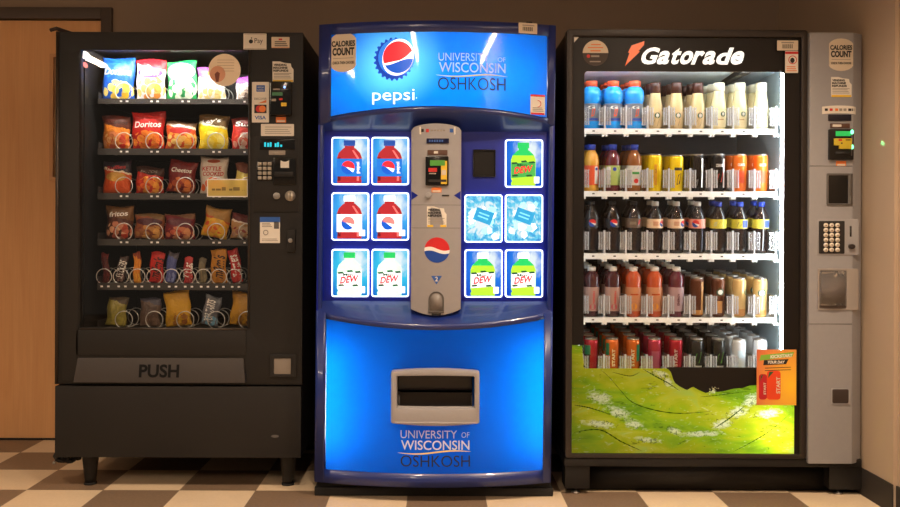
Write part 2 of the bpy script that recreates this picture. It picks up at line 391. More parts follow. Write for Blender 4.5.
b = MB(M_blackin); b.box(ix0, ix0 + .004, SY + .05, SYB - .07, wz0 - .018, wz1 + .028); b.box(ix1 - .004, ix1, SY + .05, SYB - .07, wz0 - .018, wz1 + .028); b.box(ix0, ix1, SYB - .07, SYB - .061, wz0 - .018, wz1 + .028); b.box(ix0, ix1, SY + .05, SYB - .07, wz1 + .022, wz1 + .028)
b.build('inner_lining', snack, smooth=0)
kz1 = PX(180, 384.5, SY)[1]
b = MB(M_black); b.ring(rr(sx0, sx1, kz1, STOP, .004, 2), rr(wx0, wx1, wz0, wz1, .004, 2), SY, SY + .03)
b.build('door_frame', snack, bevel=.003)
b = MB(M_black2); R = RECT(63, 52, 79, 380, SY); b.box(R[0], R[1], SY - .004, SY, R[2], R[3]); b.build('side_strip', snack, bevel=.002)
b = MB(mat('dark aluminium trim', (70, 62, 56), 0.35, metal=0.6))
b.box(wx0, wx1, SY - .003, SY, wz0 - .008, wz0); b.box(sx0, sx0 + .012, SY - .003, SY, kz1, STOP); b.box(wx1 + .004, wx1 + .010, SY - .003, SY, wz0, wz1); b.build('trim_strip', snack)
b = MB(M_black2); b.box(sx0 + .004, sx1 - .002, SY - .012, SY + .03, SBOT, kz1 - .006); b.build('kick_panel', snack, bevel=.004)
R = RECT(76, 330, 246, 355, SY); b = MB(M_black2); b.box(R[0], R[1], SY - .004, SY, R[2], R[3]); b.build('lower_panel', snack, bevel=.002)
# push flap: sloping inwards at its sides, with the word on it
R = RECT(75, 358, 246, 382, SY); b = MB(mat('charcoal flap plastic', (62, 57, 55), 0.5, spec=.35, grain=.2, gscale=400))
b.add([(R[0], SY - .018, R[2]), (R[1], SY - .018, R[2]), (R[1], SY + .0, R[2]), (R[0], SY + .0, R[2]), (R[0] + .012, SY - .004, R[3]), (R[1] - .010, SY - .004, R[3]), (R[1] - .010, SY + .0, R[3]), (R[0] + .012, SY + .0, R[3])],
      [(3, 2, 1, 0), (4, 5, 6, 7), (0, 1, 5, 4), (1, 2, 6, 5), (2, 3, 7, 6), (3, 0, 4, 7)])
flap = b.build('delivery_flap', snack, bevel=.003)
T = RECT(140, 364, 180, 377, SY); b = MB(mat('embossed black', (9, 8, 8), 0.6, spec=.2)); hh = R[3] - R[2]
b.text('PUSH', (T[0] + T[1]) / 2, (T[2] + T[3]) / 2, T[1] - T[0], T[3] - T[2], lambda x, z: SY - .0188 + .014 * (z - R[2]) / hh - .0006, bold=.03); b.build('lettering', flap, smooth=0)
b = MB(M_black2); R = RECT(270, 354, 297, 377, SY); b.ring(rr(*R, .003, 2), rr(*RECT(274, 358, 291, 374, SY), .003, 2), SY - .008, SY); cup = b.build('coin_return_cup', snack, bevel=.002)
R = RECT(274, 358, 291, 374, SY); b = MB(mat('coin cup flap', (132, 122, 112), 0.4)); b.box(R[0], R[1], SY - .004, SY - .001, R[2], R[3]); b.build('coin_flap', cup, bevel=.001)
b = MB(M_greydk); R = RECT(271, 433, 280, 438, SY); b.flat(circ((R[0] + R[1]) / 2, (R[2] + R[3]) / 2, .016, 16, .006), SY - .0128); b.build('badge', snack, smooth=0)
for lx, ly in ((90.5, .09), (288, .09)):
    for yy in (ly, .70):
        X = PX(lx, 470, ly)[0]; b = MB(M_black)
        b.lathe([(.022, .008), (.024, .03), (.034, SBOT - .004), (.038, SBOT)], (X, yy, 0), 4 if False else 16); leg = b.build('leg', snack)
        b = MB(M_rubber); b.lathe([(.026, 0), (.026, .007), (.02, .009)], (X, yy, 0), 16); b.build('foot_pad', leg)
# left interior cheek with its stickers
CX = ix0 + .004
# glass, lamp tube
b = MB(glass_mat('clear window glass', refl=.55)); b.box(wx0, wx1, SY + .012, SY + .016, wz0, wz1); b.build('window_glass', snack, smooth=0)
b = MB(M_tube); b.tube([(wx0 + .04, SY + .034, wz1 + .014), (wx1 - .02, SY + .034, wz1 + .014)], .008, 10); b.build('lamp_tube', snack)
# inside stickers on the left wall of the window
def cheek(name, px0, py0, px1, py1, m, rnd=False):
    def yy(px): return CX * F_PX / (px - VX) + CAM_Y
    ya, yb = yy(px0), yy(px1); ym = (ya + yb) / 2; s = (ym - CAM_Y) / F_PX
    za, zb = CAM_Z - (py1 - VY) * s, CAM_Z - (py0 - VY) * s; b = MB(m)
    if rnd: P = circ((ya + yb) / 2, (za + zb) / 2, abs(yb - ya) / 2, 20, (zb - za) / 2)
    else: P = [(ya, za), (yb, za), (yb, zb), (ya, zb)]
    n = len(P); b.add([(CX + .001, y, z) for y, z in P] + [(CX, y, z) for y, z in P], [tuple(range(n))] + [(i, (i + 1) % n, (i + 1) % n + n, i + n) for i in range(n)])
    return b.build(name, snack, smooth=0)
plabel(cheek('inside_sticker', 82, 53, 88.5, 60, M_paper), 'small white square sticker inside the glass'); plabel(cheek('inside_sticker', 82, 63.5, 87, 69, mat('red round ink', (196, 96, 76), .5), True), 'small red round sticker inside the glass')
# trays
TY = .16
tray_y = [(98.8, 104), (148.6, 155), (193.2, 199.6), (239.3, 245.6), (283.2, 290), (327.4, 333)]
TX0, TX1 = PX(97.5, 200, TY)[0], ix1 - .006
M_tray = mat('black tray enamel', (56, 51, 47), 0.45); M_tag = mat('price tag paper', (240, 236, 228), 0.5)
cols5 = [120.5, 151, 182, 213, 244]; cols10 = [104, 121, 137.5, 154.5, 171.5, 187.5, 203.5, 219, 234.5]
TRAY_Z = []
def coil(parent, X, z, r, yf):
    pts = []; pitch = .078
    for turn in range(3):
        for k in range(33):
            a = -pi / 2 + 2 * pi * k / 33; pts.append((X + r * cos(a), yf + pitch * turn, z + .0018 + r + r * sin(a)))
        pts.append((X - .002, yf + pitch * turn, z + .0018))
    b = MB(M_wire); b.tube(pts, .0020, 5); return b.build('coil', parent)
for i, (ya, yb) in enumerate(tray_y):
    zt = PX(170, ya, TY)[1]; zb = PX(170, yb, TY)[1]
    z = zt - .008
    TRAY_Z.append(z)
    b = MB(M_tray); b.box(TX0, TX1, TY + .004, SYB - .08, z - .004, z); b.box(TX0, TX1, TY, TY + .004, zb, zt)
    for sxx in (TX0, TX1 - .003): b.box(sxx, sxx + .003, TY + .004, SYB - .08, z, z + .035)
    tray = b.build('tray', snack, smooth=0)
    cs = cols10 if i == 4 else cols5
    for c in cs:
        X = PX(c - (2 if i == 4 else 0), ya, TY)[0]; 
        if X > TX1 - .02: continue
        tags = ((-.002, .009, 0, .6), (.022, .011, .2, .7)) if i != 4 else ((-.006, .010, .2, .7), (.022, .010, .2, .7))
        for dx, w, a, h in tags:
            b = MB(M_tag); zc = zb + (zt - zb) * (.5 if i != 5 else .7); b.box(X + dx, X + dx + w, TY - .0012, TY, zc - .0035, zc + .0035); b.build('price_tag', tray, smooth=0)
        coil(tray, X + (.012 if i != 4 else .006), z + .001, .036 if i != 4 else .032, TY + .006)
# control column
def panel(name, p, m, dy=.006, bev=.0015, parent=None, r=.002):
    R = RECT(*p, SY); b = MB(m); b.prism(rr(*R, r, 2), SY - dy, SY); o = b.build(name, parent or snack, bevel=bev); return o, R
ctl, R = panel('control_panel', (254, 137, 299, 212), M_black2, .004)
o, R = panel('display_bezel', (260, 139, 295, 150), M_blackgloss, .007, parent=ctl)
T = RECT(264.5, 142.5, 283, 147, SY); b = MB(lit_print('cyan display segments', (40, 190, 215), .8)); w = (T[1] - T[0]) / 6
for k, (u, h) in enumerate(((0, 1), (1, .9), (1.8, 1), (3.4, .8), (4.2, 1), (5.2, .5))):
    b.flat(rr(T[0] + u * w, T[0] + u * w + w * .62, T[2], T[2] + (T[3] - T[2]) * h, .0005, 1), SY - .0076)
b.build('display', ctl, smooth=0)
o, R = panel('name_plate', (269, 150.5, 285.5, 155), M_inkgrey, .005, .0005, ctl)
key, R = panel('keypad', (257, 161, 273, 181), M_blackgloss, .006, .001, ctl)
for r_ in range(4):
    for c_ in range(3):
        R = RECT(258.2 + c_ * 4.9, 162.2 + r_ * 4.7, 262 + c_ * 4.9, 165.6 + r_ * 4.7, SY); b = MB(mat('keypad button grey', (170, 162, 150), .4)); b.prism(rr(*R, .002, 2), SY - .009, SY - .006); b.build('button', key)
bill, R = panel('bill_acceptor', (273.5, 157.5, 296.5, 185), M_blackgloss, .010, .003, ctl, .004)
R = RECT(281, 160.5, 289.5, 168, SY); b = MB(M_paper); x0, x1, z0, z1 = R; b.flat([(x0, z0), (x1, z0), (x1, z1), ((x0 + x1) / 2 + .004, z1 - .006), ((x0 + x1) / 2 - .004, z1 - .006), (x0, z1)], SY - .0106); b.build('arrow_mark', bill, smooth=0)
R = RECT(275, 172, 294, 177, SY); b = MB(M_black); b.box(R[0], R[1], SY - .018, SY - .009, R[2], R[3]); b.build('bill_slot', bill, bevel=.002)
X, Z = PX(277, 196, SY); b = MB(M_metal); b.prism(circ(X, Z, .014, 24), SY - .014, SY - .004); b.build('coin_return_knob', ctl, bevel=.003)
X, Z = PX(290.5, 196, SY); b = MB(mat('pale metal disc', (178, 170, 158), .35, metal=.5)); b.prism(circ(X, Z, .021, 28), SY - .010, SY - .004).use(M_ink).box(X - .0012, X + .0012, SY - .0104, SY - .0098, Z - .014, Z + .014); b.build('coin_slot', ctl)
b = MB(M_black); b.prism(rr(*RECT(287.5, 230, 295.5, 252, SY), .003, 2), SY - .012, SY); lk = b.build('lock_housing', snack, bevel=.002)
X, Z = PX(291, 240.5, SY); b = MB(M_metal); b.prism(circ(X, Z, .009, 20), SY - .018, SY - .012); b.build('lock', lk, bevel=.002)
rd, R = panel('card_reader', (270.5, 82, 292.5, 116), M_blackgloss, .022, .005, None, .006)
R = RECT(273, 93, 283.5, 96.5, SY); b = MB(mat('dim green lcd', (52, 96, 60), .3, emit=.25)); b.flat(rr(*R, .001, 1), SY - .0228); b.build('display', rd, smooth=0)
for q, m in (((282, 103.5, 287.5, 107, ), M_yellow), ((272.5, 99.5, 277, 102), M_inkgrey), ((280, 99, 283.5, 101), M_red), ((274, 89.5, 281, 91), M_inkgrey)):
    b = MB(m); b.flat(rr(*RECT(*q, SY), .001, 1), SY - .0228); b.build('reader_mark', rd, smooth=0)
X, Z = PX(285.5, 88, SY); b = MB(lamp_mat('blue status light', (.1, .25, 1), 6)); b.lathe([(.004, 0), (.003, .002), (.0005, .003)], (0, 0, 0), 10)
b.v = [(X + v[0], SY - .0225 - v[2], Z + v[1]) for v in b.v]; plabel(b.build('indicator', rd), 'blue indicator light')
# stickers on the column
sticker(snack, 'payment_sticker', RECT(243.5, 33.5, 266.5, 49.5, SY), SY, M_paper, [('Pay', .66, .5, .36, .40, M_ink)], [(.03, .97, .03, .06, M_inkgrey), (.03, .97, .94, .97, M_inkgrey)],
        extra=lambda bb, g: (bb.use(M_ink), bb.flat(circ(RECT(249, 38.5, 253, 44.5, SY)[0] + .008, sum(RECT(249, 38.5, 253, 44.5, SY)[2:]) / 2, .0085, 14), g), bb.flat(circ(RECT(249, 38.5, 253, 44.5, SY)[0] + .0105, RECT(249, 38.5, 253, 44.5, SY)[3] + .002, .003, 8), g)))
sticker(snack, 'notice_sticker', RECT(271.5, 37, 289.5, 48, SY), SY, M_cream, [], lines(.18, .9, (.16, .34, .52), .08, M_ink) + [(.4, .6, .7, .86, M_red), (.02, .98, .02, .06, M_orange)])
refunds(snack, RECT(272.5, 61.5, 293.5, 82, SY), SY)
S = RECT(252, 82, 269, 122.5, SY)
def cards(bb, g):
    W, H = S[1] - S[0], S[3] - S[2]
    for c, x in ((M_red, .42), (M_orange, .62)): bb.use(c); bb.flat(circ(S[0] + x * W, S[2] + .335 * H, .2 * W, 16), g); g = (lambda q: (lambda x: q(x) - .0002))(g)
    bb.use(M_orange); bb.flat([(S[0] + .35 * W, S[2] + .47 * H), (S[0] + .85 * W, S[2] + .49 * H), (S[0] + .85 * W, S[2] + .56 * H)], g)
sticker(snack, 'card_logo_sticker', S, SY, M_paper, [('VISA', .5, .12, .66, .09, M_bluep, .03), ('AMERICAN', .5, .865, .36, .04, M_paper), ('EXPRESS', .5, .80, .36, .04, M_paper), ('DISCOVER', .5, .585, .72, .05, M_ink)],
        [(.26, .76, .76, .92, M_bluep), (.14, .86, .23, .44, M_ink)], extra=cards)
sticker(snack, 'small_sticker', RECT(276, 117, 286, 122.5, SY), SY, M_orange, [], [(.1, .9, .1, .4, M_cream)])
sticker(snack, 'white_label', RECT(261, 124, 294, 136, SY), SY, M_paper, [], lines(.12, .92, (.2, .36, .52, .72), .05, M_inkgrey))
def qr(bb, g):
    pass
sticker(snack, 'instruction_sticker', RECT(260, 217, 280, 243, SY), SY, M_paper, [], [(.0, 1, .80, 1, M_bluep), (.70, .95, .55, .82, M_greydk)] + lines(.1, .6, (.62, .68, .74), .03, M_inkgrey) + lines(.1, .9, (.08, .14), .025, M_inkgrey),
        extra=lambda bb, g: (bb.use(M_inkgrey), bb.ring([(x, z) for x, z in circ(PX(265.8, 232.5, SY)[0], PX(265.8, 232.5, SY)[1], .011, 18)], circ(PX(265.8, 232.5, SY)[0], PX(265.8, 232.5, SY)[1], .0075, 18), g(0), g(0) + .0003)))
# stickers on the glass
GY = SY + .012
X, Z = PX(224.5, 70, GY); r = 16.2 * (GY - CAM_Y) / F_PX
def rnd(bb, g):
    bb.use(mat('faded salmon ink', (226, 168, 138), .6)); bb.flat(circ(X - r * .42, Z - r * .25, r * .48, 20, r * .5), g)
    bb.use(mat('faded brown ink', (130, 72, 60), .6)); bb.flat([(X - r * .52, Z - r * .75), (X - r * .36, Z - r * .75), (X - r * .28, Z - r * .2), (X - r * .44, Z - r * .1), (X - r * .6, Z - r * .25)], lambda q: g(q) - .0002)
    bb.use(mat('faded tan ink', (196, 174, 148), .6))
    for k in range(5): bb.flat(rr(X - r * (.1 if k > 2 else .45), X + r * .6, Z + r * (.6 - .17 * k), Z + r * (.63 - .17 * k), .0005, 1), g)
plabel(sticker(snack, 'round_sticker', (X - r, X + r, Z - r, Z + r), GY, mat('beige round sticker', (246, 228, 202), .6), shape=circ(X, Z, r, 40), extra=rnd), 'beige round sticker on the glass')
R = RECT(207, 179, 248, 197, GY); b = MB(M_white); b.ring(rr(*R, .002, 2), rr(R[0] + .004, R[1] - .004, R[2] + .004, R[3] - .004, .002, 2), GY - .0008, GY)
gs = NT('translucent yellow film'); tr = gs.n('ShaderNodeBsdfTransparent'); tr.inputs[0].default_value = (1, .86, .45, 1); df = gs.n('ShaderNodeBsdfTranslucent'); df.inputs[0].default_value = lin((255, 236, 150)); d2 = gs.n('ShaderNodeBsdfDiffuse'); d2.inputs[0].default_value = lin((255, 232, 140))
ms = gs.n('ShaderNodeMixShader'); ms.inputs[0].default_value = .75; gs.l(df.outputs[0], ms.inputs[1]); gs.l(d2.outputs[0], ms.inputs[2]); m3 = gs.n('ShaderNodeMixShader'); m3.inputs[0].default_value = .55; gs.l(tr.outputs[0], m3.inputs[1]); gs.l(ms.outputs[0], m3.inputs[2]); gs.l(m3.outputs[0], gs.out.inputs[0])
b.use(gs.m); b.flat(rr(R[0] + .004, R[1] - .004, R[2] + .004, R[3] - .004, .002, 2), GY - .0004); b.use(mat('olive ink', (120, 104, 60), .6))
for k, (u0, u1) in enumerate(((.12, .2), (.22, .34), (.36, .46), (.54, .62), (.64, .80), (.86, .88), (.90, .92))):
    x = R[0] + u0 * (R[1] - R[0]); b.flat(rr(x, R[0] + u1 * (R[1] - R[0]), R[2] + .026, R[2] + ((.040 if k in (2, 4) else .034) if k < 5 else .028), .001, 2), GY - .0012)
plabel(b.build('yellow_sticker', snack, smooth=0), 'yellow see-through sticker with a white border on the glass')

# ------------------------------------------------------------------ snack bags
def bag_material(name, top, base, c1, c2, split=.62, chip=.48, logo=None, lv=.72, la=.32, lb=.12, band=None, rough=.28):
    w = NT('bag print ' + name); v, x, y, z = w.coords('Generated')
    n = w.noise(v, 3.5, 2); zz = w.math('ADD', z, w.math('MULTIPLY', w.math('SUBTRACT', n, .5), .22))
    zt = w.math('ADD', zz, w.math('MULTIPLY', w.math('SUBTRACT', x, .5), .16))
    col = w.mix(w.math('GREATER_THAN', zt, split), lin(base), lin(top))
    if band:
        m = w.math('MULTIPLY', w.math('GREATER_THAN', zt, split - .07), w.math('LESS_THAN', zt, split)); col = w.mix(m, col, lin(band))
    vo = w.n('ShaderNodeTexVoronoi'); vo.inputs['Scale'].default_value = 5.5; w.l(w.scaled(v, (1, .25, 1.15)), vo.inputs['Vector'])
    sp = w.n('ShaderNodeSeparateColor'); w.l(vo.outputs['Color'], sp.inputs[0]); ch = w.mix(sp.outputs[0], lin(c1), lin(c2))
    ch = w.mix(w.math('GREATER_THAN', vo.outputs['Distance'], .62), ch, lin(base))
    dx = w.math('POWER', w.math('DIVIDE', w.math('SUBTRACT', x, .53), .46), 2.0); dz = w.math('POWER', w.math('DIVIDE', w.math('SUBTRACT', zz, chip * .48), chip * .52), 2.0)
    col = w.mix(w.math('LESS_THAN', w.math('ADD', dx, dz), 1.0), col, ch)
    if logo:
        a = w.math('POWER', w.math('DIVIDE', w.math('SUBTRACT', x, .5), la), 2.0); c = w.math('POWER', w.math('DIVIDE', w.math('SUBTRACT', z, lv), lb), 2.0)
        col = w.mix(w.math('LESS_THAN', w.math('ADD', a, c), 1.0), col, lin(logo))
    bs = w.principled(col, rough, .5)
    bp = w.n('ShaderNodeBump'); bp.inputs['Strength'].default_value = .5; bp.inputs['Distance'].default_value = .01; w.l(w.noise(v, 7, 2, .8), bp.inputs['Height']); w.l(bp.outputs[0], bs.inputs['Normal'])
    return w.m
def bag_shape(w, h, t, seed, flare=.0, nu=14, nv=18):
    rnd = random.Random(seed); ph = [rnd.uniform(0, 6.28) for _ in range(6)]
    def front(u, v):
        a = max(0, sin(pi * u)) ** .55 * max(0, sin(pi * min(1, max(0, (v - .035) / .93)))) ** .5
        return t / 2 * a * (1 + .10 * sin(7 * u + ph[0]) * sin(6 * v + ph[1])) + .0012 * sin(19 * u + ph[2] + 3 * v) * a
    def xz(u, v):
        ws = w * (1 - .05 * sin(pi * v) + flare * (v - .5)) ; e = abs(2 * u - 1) ** 3
        return (u - .5) * ws + .003 * sin(9 * v + ph[3]) * e, v * h + .004 * sin(5 * u + ph[4]) * (1 if v > .5 else -.0) * v + .0
    return front, xz
def bag(name, label, w, h, t, m, seed, loc, tilt=0, texts=(), flare=0, group='', cat='snack bag'):
    front, xz = bag_shape(w, h, t, seed, flare); nu, nv = 14, 18; b = MB(m); vs = []; fs = []
    for side in (-1, 1):
        for j in range(nv + 1):
            for i in range(nu + 1):
                u, v = i / nu, j / nv; x, z = xz(u, v); zig = (.0016 if (i % 2 and j in (0, nv)) else 0)
                vs.append((x, side * (front(u, v) + .0007), z - zig * (1 if j == nv else 0)))
    N = (nu + 1) * (nv + 1); ix = lambda i, j: j * (nu + 1) + i
    for j in range(nv):
        for i in range(nu):
            q = (ix(i, j), ix(i + 1, j), ix(i + 1, j + 1), ix(i, j + 1)); fs.append(q); fs.append(tuple(N + k for k in reversed(q)))
    for i in range(nu):
        fs.append((ix(i, 0), N + ix(i, 0), N + ix(i + 1, 0), ix(i + 1, 0))); fs.append((ix(i + 1, nv), N + ix(i + 1, nv), N + ix(i, nv), ix(i, nv)))
    for j in range(nv):
        fs.append((ix(0, j + 1), N + ix(0, j + 1), N + ix(0, j), ix(0, j))); fs.append((ix(nu, j), N + ix(nu, j), N + ix(nu, j + 1), ix(nu, j + 1)))
    b.add(vs, fs); o = b.build(name, None, smooth=80); tag(o, label, cat, group); o['_o'] = (0, 0, 0)
    for (s, u, v, tw, th, ink, rot) in texts:
        bb = MB(ink); bb.text(s, (u - .5) * w, v * h, tw * w, th * h, lambda x, z: -front(min(1, max(0, x / w + .5)), min(1, max(0, z / h))) - .0016, bold=.02, shear=.15, rot=rot); tx = bb.build('printed_name', o, smooth=0)
    o.location = loc; o.rotation_euler = (radians(random.Random(seed).uniform(-1, 2)), radians(tilt), radians(random.Random(seed + 5).uniform(-4, 4)))
    return o
BY = TY + .045
I_w = mat('bag ink white', (244, 240, 232), .4); I_y = mat('bag ink yellow', (246, 214, 60), .4); I_r = mat('bag ink red', (190, 36, 36), .4); I_d = mat('bag ink dark', (50, 30, 26), .4)
rows = ['top', 'second', 'third', 'fourth']
def putbag(row, px0, py0, px1, desc, m, seed, tilt=0, texts=(), flare=0, thick=.05, name='chip_bag', cat='snack bag', grp=None):
    z = TRAY_Z[row] + .0055; x0 = PX(px0, py0, BY)[0]; x1, zt = PX(px1, py0, BY); w, h = x1 - x0, zt - z
    ta = abs(radians(tilt)); h2 = (h - w * .5 * sin(ta) * 0) / max(.9, cos(ta)); cx = (x0 + x1) / 2
    if tilt: h2 -= w * sin(ta) * .45
    dz = w / 2 * sin(ta) if tilt else 0
    return bag(name, desc, w, h2, thick, m, seed, (cx - (h2 / 2) * sin(radians(tilt)), BY, z + dz), tilt, texts, flare, grp or 'chip bags in the snack machine', cat)
B = bag_material
putbag(0, 103, 58, 135, 'bright blue chip bag with a white name, top left in the snack machine', B('blue', (22, 82, 190), (30, 96, 205), (250, 205, 60), (252, 232, 150), .95, .42, None, band=None), 1, 2, [('Doritos', .5, .66, .8, .16, I_w, .0)])
putbag(0, 136.5, 60, 166.5, 'red, white and orange chip bag on the top tray, second from left', B('redwhite', (205, 30, 40), (240, 226, 226), (240, 150, 60), (250, 205, 130), .80, .56, (90, 60, 170), .66, .4, .13), 2, 1, [('Ruffles', .5, .66, .62, .12, I_w, .06)], .04)
putbag(0, 167, 61, 197.5, 'green and white chip bag on the top tray, beside the round sticker', B('green', (24, 150, 70), (40, 160, 84), (236, 246, 226), (210, 238, 206), .90, .60, (236, 246, 232), .70, .44, .22), 3, -1, [('Ruffles', .48, .76, .62, .11, I_r, .06)])
putbag(0, 197.5, 68, 226, 'purple-topped white snack bag partly behind the round sticker', B('purple', (158, 70, 176), (246, 236, 230), (250, 226, 150), (240, 190, 120), .62, .34, (240, 190, 60), .78, .16, .08), 4, 0)
putbag(0, 236, 77, 262, 'purple-topped white snack bag at the right end of the top tray', B('purple2', (158, 70, 176), (246, 236, 230), (90, 50, 60), (240, 220, 200), .60, .4), 5, 0)
putbag(1, 103, 116, 131, 'brown and orange chip bag, leftmost on the second tray', B('brownorange', (96, 40, 24), (226, 130, 40), (210, 50, 36), (246, 190, 120), .66, .5), 6, 0, [('Doritos', .58, .80, .7, .12, I_d, -.05)], .05)
putbag(1, 132, 112, 165, 'bright red chip bag with a white name on the second tray', B('red', (186, 30, 30), (206, 36, 30), (240, 120, 40), (250, 160, 60), .90, .46, band=None), 7, 1, [('Doritos', .52, .66, .78, .16, I_w, .05)], .08)
putbag(1, 166, 122, 197, 'short brown-topped orange chip bag in the middle of the second tray', B('orange', (120, 84, 52), (226, 90, 40), (246, 170, 50), (250, 214, 130), .84, .72, (196, 40, 36), .66, .34, .12, band=(250, 232, 210)), 8, 1)
putbag(1, 198.5, 115, 229, 'yellow chip bag with a brown top on the second tray', B('yellow', (108, 82, 42), (246, 214, 30), (250, 236, 120), (248, 218, 40), .70, .5, None, band=(252, 244, 190)), 9, 1, [("Lay's", .46, .80, .62, .15, I_w, .1)], .06)
putbag(1, 232, 118, 260, 'red chip bag with white flashes at the right end of the second tray', B('redsun', (120, 34, 30), (204, 52, 44), (240, 232, 214), (226, 90, 60), .66, .5), 10, 0, [('Sun', .45, .80, .6, .15, I_w, 0)])
putbag(2, 103.5, 161, 132, 'white and orange chip bag with a dark top, leftmost on the third tray', B('darkorange', (44, 30, 44), (232, 96, 40), (236, 100, 44), (226, 84, 34), .70, .30, (214, 160, 70), .50, .34, .14, band=(240, 226, 200)), 11, 1, [('Ruffles', .5, .80, .66, .11, I_r, .08)])
putbag(2, 136, 167, 164, 'dark brown and red-orange chip bag, second on the third tray', B('darkred', (70, 40, 30), (200, 50, 36), (246, 170, 60), (226, 70, 40), .70, .6), 12, 2, [('FRITOS', .5, .82, .6, .10, M_inkgrey, 0)])
putbag(2, 168, 161, 196.5, 'tilted dark red chip bag in the middle of the third tray', B('maroon', (130, 34, 30), (120, 28, 26), (226, 130, 60), (150, 50, 36), .9, .42), 13, 6, [('Cheetos', .5, .70, .72, .14, I_w, .0)])
putbag(2, 200, 157, 228.5, 'white chip bag with red words behind the yellow sticker', B('white', (214, 204, 190), (220, 210, 196), (236, 120, 50), (226, 96, 44), .95, .40, (190, 90, 60), .86, .22, .05), 14, 0, [('KETTLE', .45, .68, .66, .11, I_r, 0), ('COOKED', .5, .54, .72, .11, I_r, 0)])
putbag(2, 236, 163, 253.5, 'brown and yellow chip bag at the right end of the third tray', B('brownwhite', (130, 70, 50), (246, 226, 120), (250, 230, 90), (246, 200, 60), .66, .5), 15, 0)
putbag(3, 106, 206, 134, 'brown corn chip bag with an outlined name, leftmost on the fourth tray', B('corn', (120, 82, 44), (88, 44, 30), (190, 64, 40), (236, 190, 150), .62, .5), 16, 2, [('fritos', .5, .76, .68, .15, I_w, .12)], .08)
putbag(3, 135, 214, 164.5, 'tan and purple-brown chip bag, second on the fourth tray', B('tanpurple', (126, 96, 60), (150, 84, 50), (226, 170, 90), (130, 60, 44), .82, .52, (84, 34, 44), .66, .42, .14), 17, 3)
putbag(3, 165, 214, 195, 'maroon and tan chip bag in the middle of the fourth tray', B('maroontan', (132, 96, 70), (122, 36, 44), (226, 160, 110), (190, 60, 50), .84, .46, (96, 30, 44), .66, .42, .14), 18, 1)
putbag(3, 204, 208, 230, 'tilted yellow and tan chip bag on the fourth tray', B('tanyellow', (178, 136, 74), (226, 176, 50), (246, 200, 60), (226, 90, 44), .62, .62, band=(200, 90, 50)), 19, 11)
putbag(3, 231, 214, 258, 'maroon and white chip bag at the right end of the fourth tray', B('maroonwhite', (110, 44, 40), (196, 150, 100), (236, 226, 190), (150, 34, 40), .66, .5, band=(240, 226, 210)), 20, 4)
# candy
def candy(row, px0, px1, py0, desc, top, base, c1, seed, tilt, texts=(), thick=.016, cat='candy bar', name='candy_bar'):
    m = B('candy%d' % seed, top, base, c1, base, .8, .34, rough=.3)
    return putbag(row, px0, py0, px1, desc, m, seed, tilt, texts, 0, thick, name, cat, 'candy on the fifth tray' if row == 4 else 'sweets on the bottom tray')
BYs = BY
candy(4, 102, 109.5, 253, 'slim dark red candy bar, leftmost on the fifth tray', (120, 36, 36), (96, 30, 30), (130, 50, 46), 31, -4)
candy(4, 117, 126, 256, 'slim brown candy bar with pale name, second on the fifth tray', (70, 50, 44), (62, 40, 36), (150, 120, 110), 32, 10, [('SNICKERS', .5, .5, 1.9, .28, I_w, 1.45)])
candy(4, 133.5, 141, 252, 'slim orange candy bar, third on the fifth tray', (150, 60, 30), (226, 140, 40), (240, 180, 60), 33, 0)
candy(4, 150, 164, 252, 'red chocolate candy pouch with a brown name on the fifth tray', (206, 44, 36), (196, 38, 32), (180, 34, 30), 34, 4, [("m&m's", .5, .5, 1.5, .34, I_d, 1.35)])
candy(4, 166.5, 177, 252, 'blue and silver candy bar beside the red candy pouch', (90, 84, 96), (80, 90, 150), (140, 150, 200), 35, 7)
candy(4, 184, 192.5, 257, 'short red candy bar with pale name, middle right of the fifth tray', (190, 52, 50), (180, 44, 44), (200, 80, 76), 36, 0, [('KitKat', .5, .5, 1.8, .34, I_w, 1.5)])
candy(4, 199, 206.5, 258, 'slim khaki candy bar between the short red bar and the yellow pouch', (110, 100, 80), (126, 116, 90), (150, 140, 110), 37, -2)
candy(4, 211, 227, 249, 'yellow chocolate candy pouch with a brown name on the fifth tray', (206, 140, 40), (196, 130, 36), (180, 116, 30), 38, -1, [("m&m's", .5, .5, 1.4, .34, I_d, 1.45)])
candy(4, 230, 241, 249, 'tilted bright red candy bar with white lettering, right on the fifth tray', (196, 40, 38), (190, 36, 36), (210, 70, 60), 39, -9, [('Twizzlers', .5, .5, 2.0, .30, I_w, 1.75)])
candy(5, 107, 127, 297, 'grey and yellow-green snack pouch, leftmost on the bottom tray', (84, 70, 50), (150, 138, 60), (176, 160, 70), 41, 6, thick=.03, cat='snack pouch', name='snack_pouch')
candy(5, 140, 161, 298, 'grey-brown snack pouch, second on the bottom tray', (70, 66, 80), (96, 76, 64), (120, 96, 80), 42, 3, thick=.03, cat='snack pouch', name='snack_pouch')
candy(5, 165, 191, 291, 'big yellow candy pouch tilted to the left on the bottom tray', (206, 156, 40), (212, 160, 36), (150, 90, 40), 43, -5, thick=.035, cat='snack pouch', name='snack_pouch')
candy(5, 203, 220, 296, 'tilted silver pouch with a blue edge on the bottom tray', (120, 124, 130), (110, 110, 116), (130, 190, 220), 44, 11, [('POP-TARTS', .45, .5, 1.3, .3, I_w, 1.57)], thick=.03, cat='snack pouch', name='snack_pouch')
candy(5, 231, 258, 293, 'yellow pouch cut off by the frame at the right end of the bottom tray', (196, 140, 36), (206, 150, 36), (120, 70, 36), 45, 7, thick=.035, cat='snack pouch', name='snack_pouch')
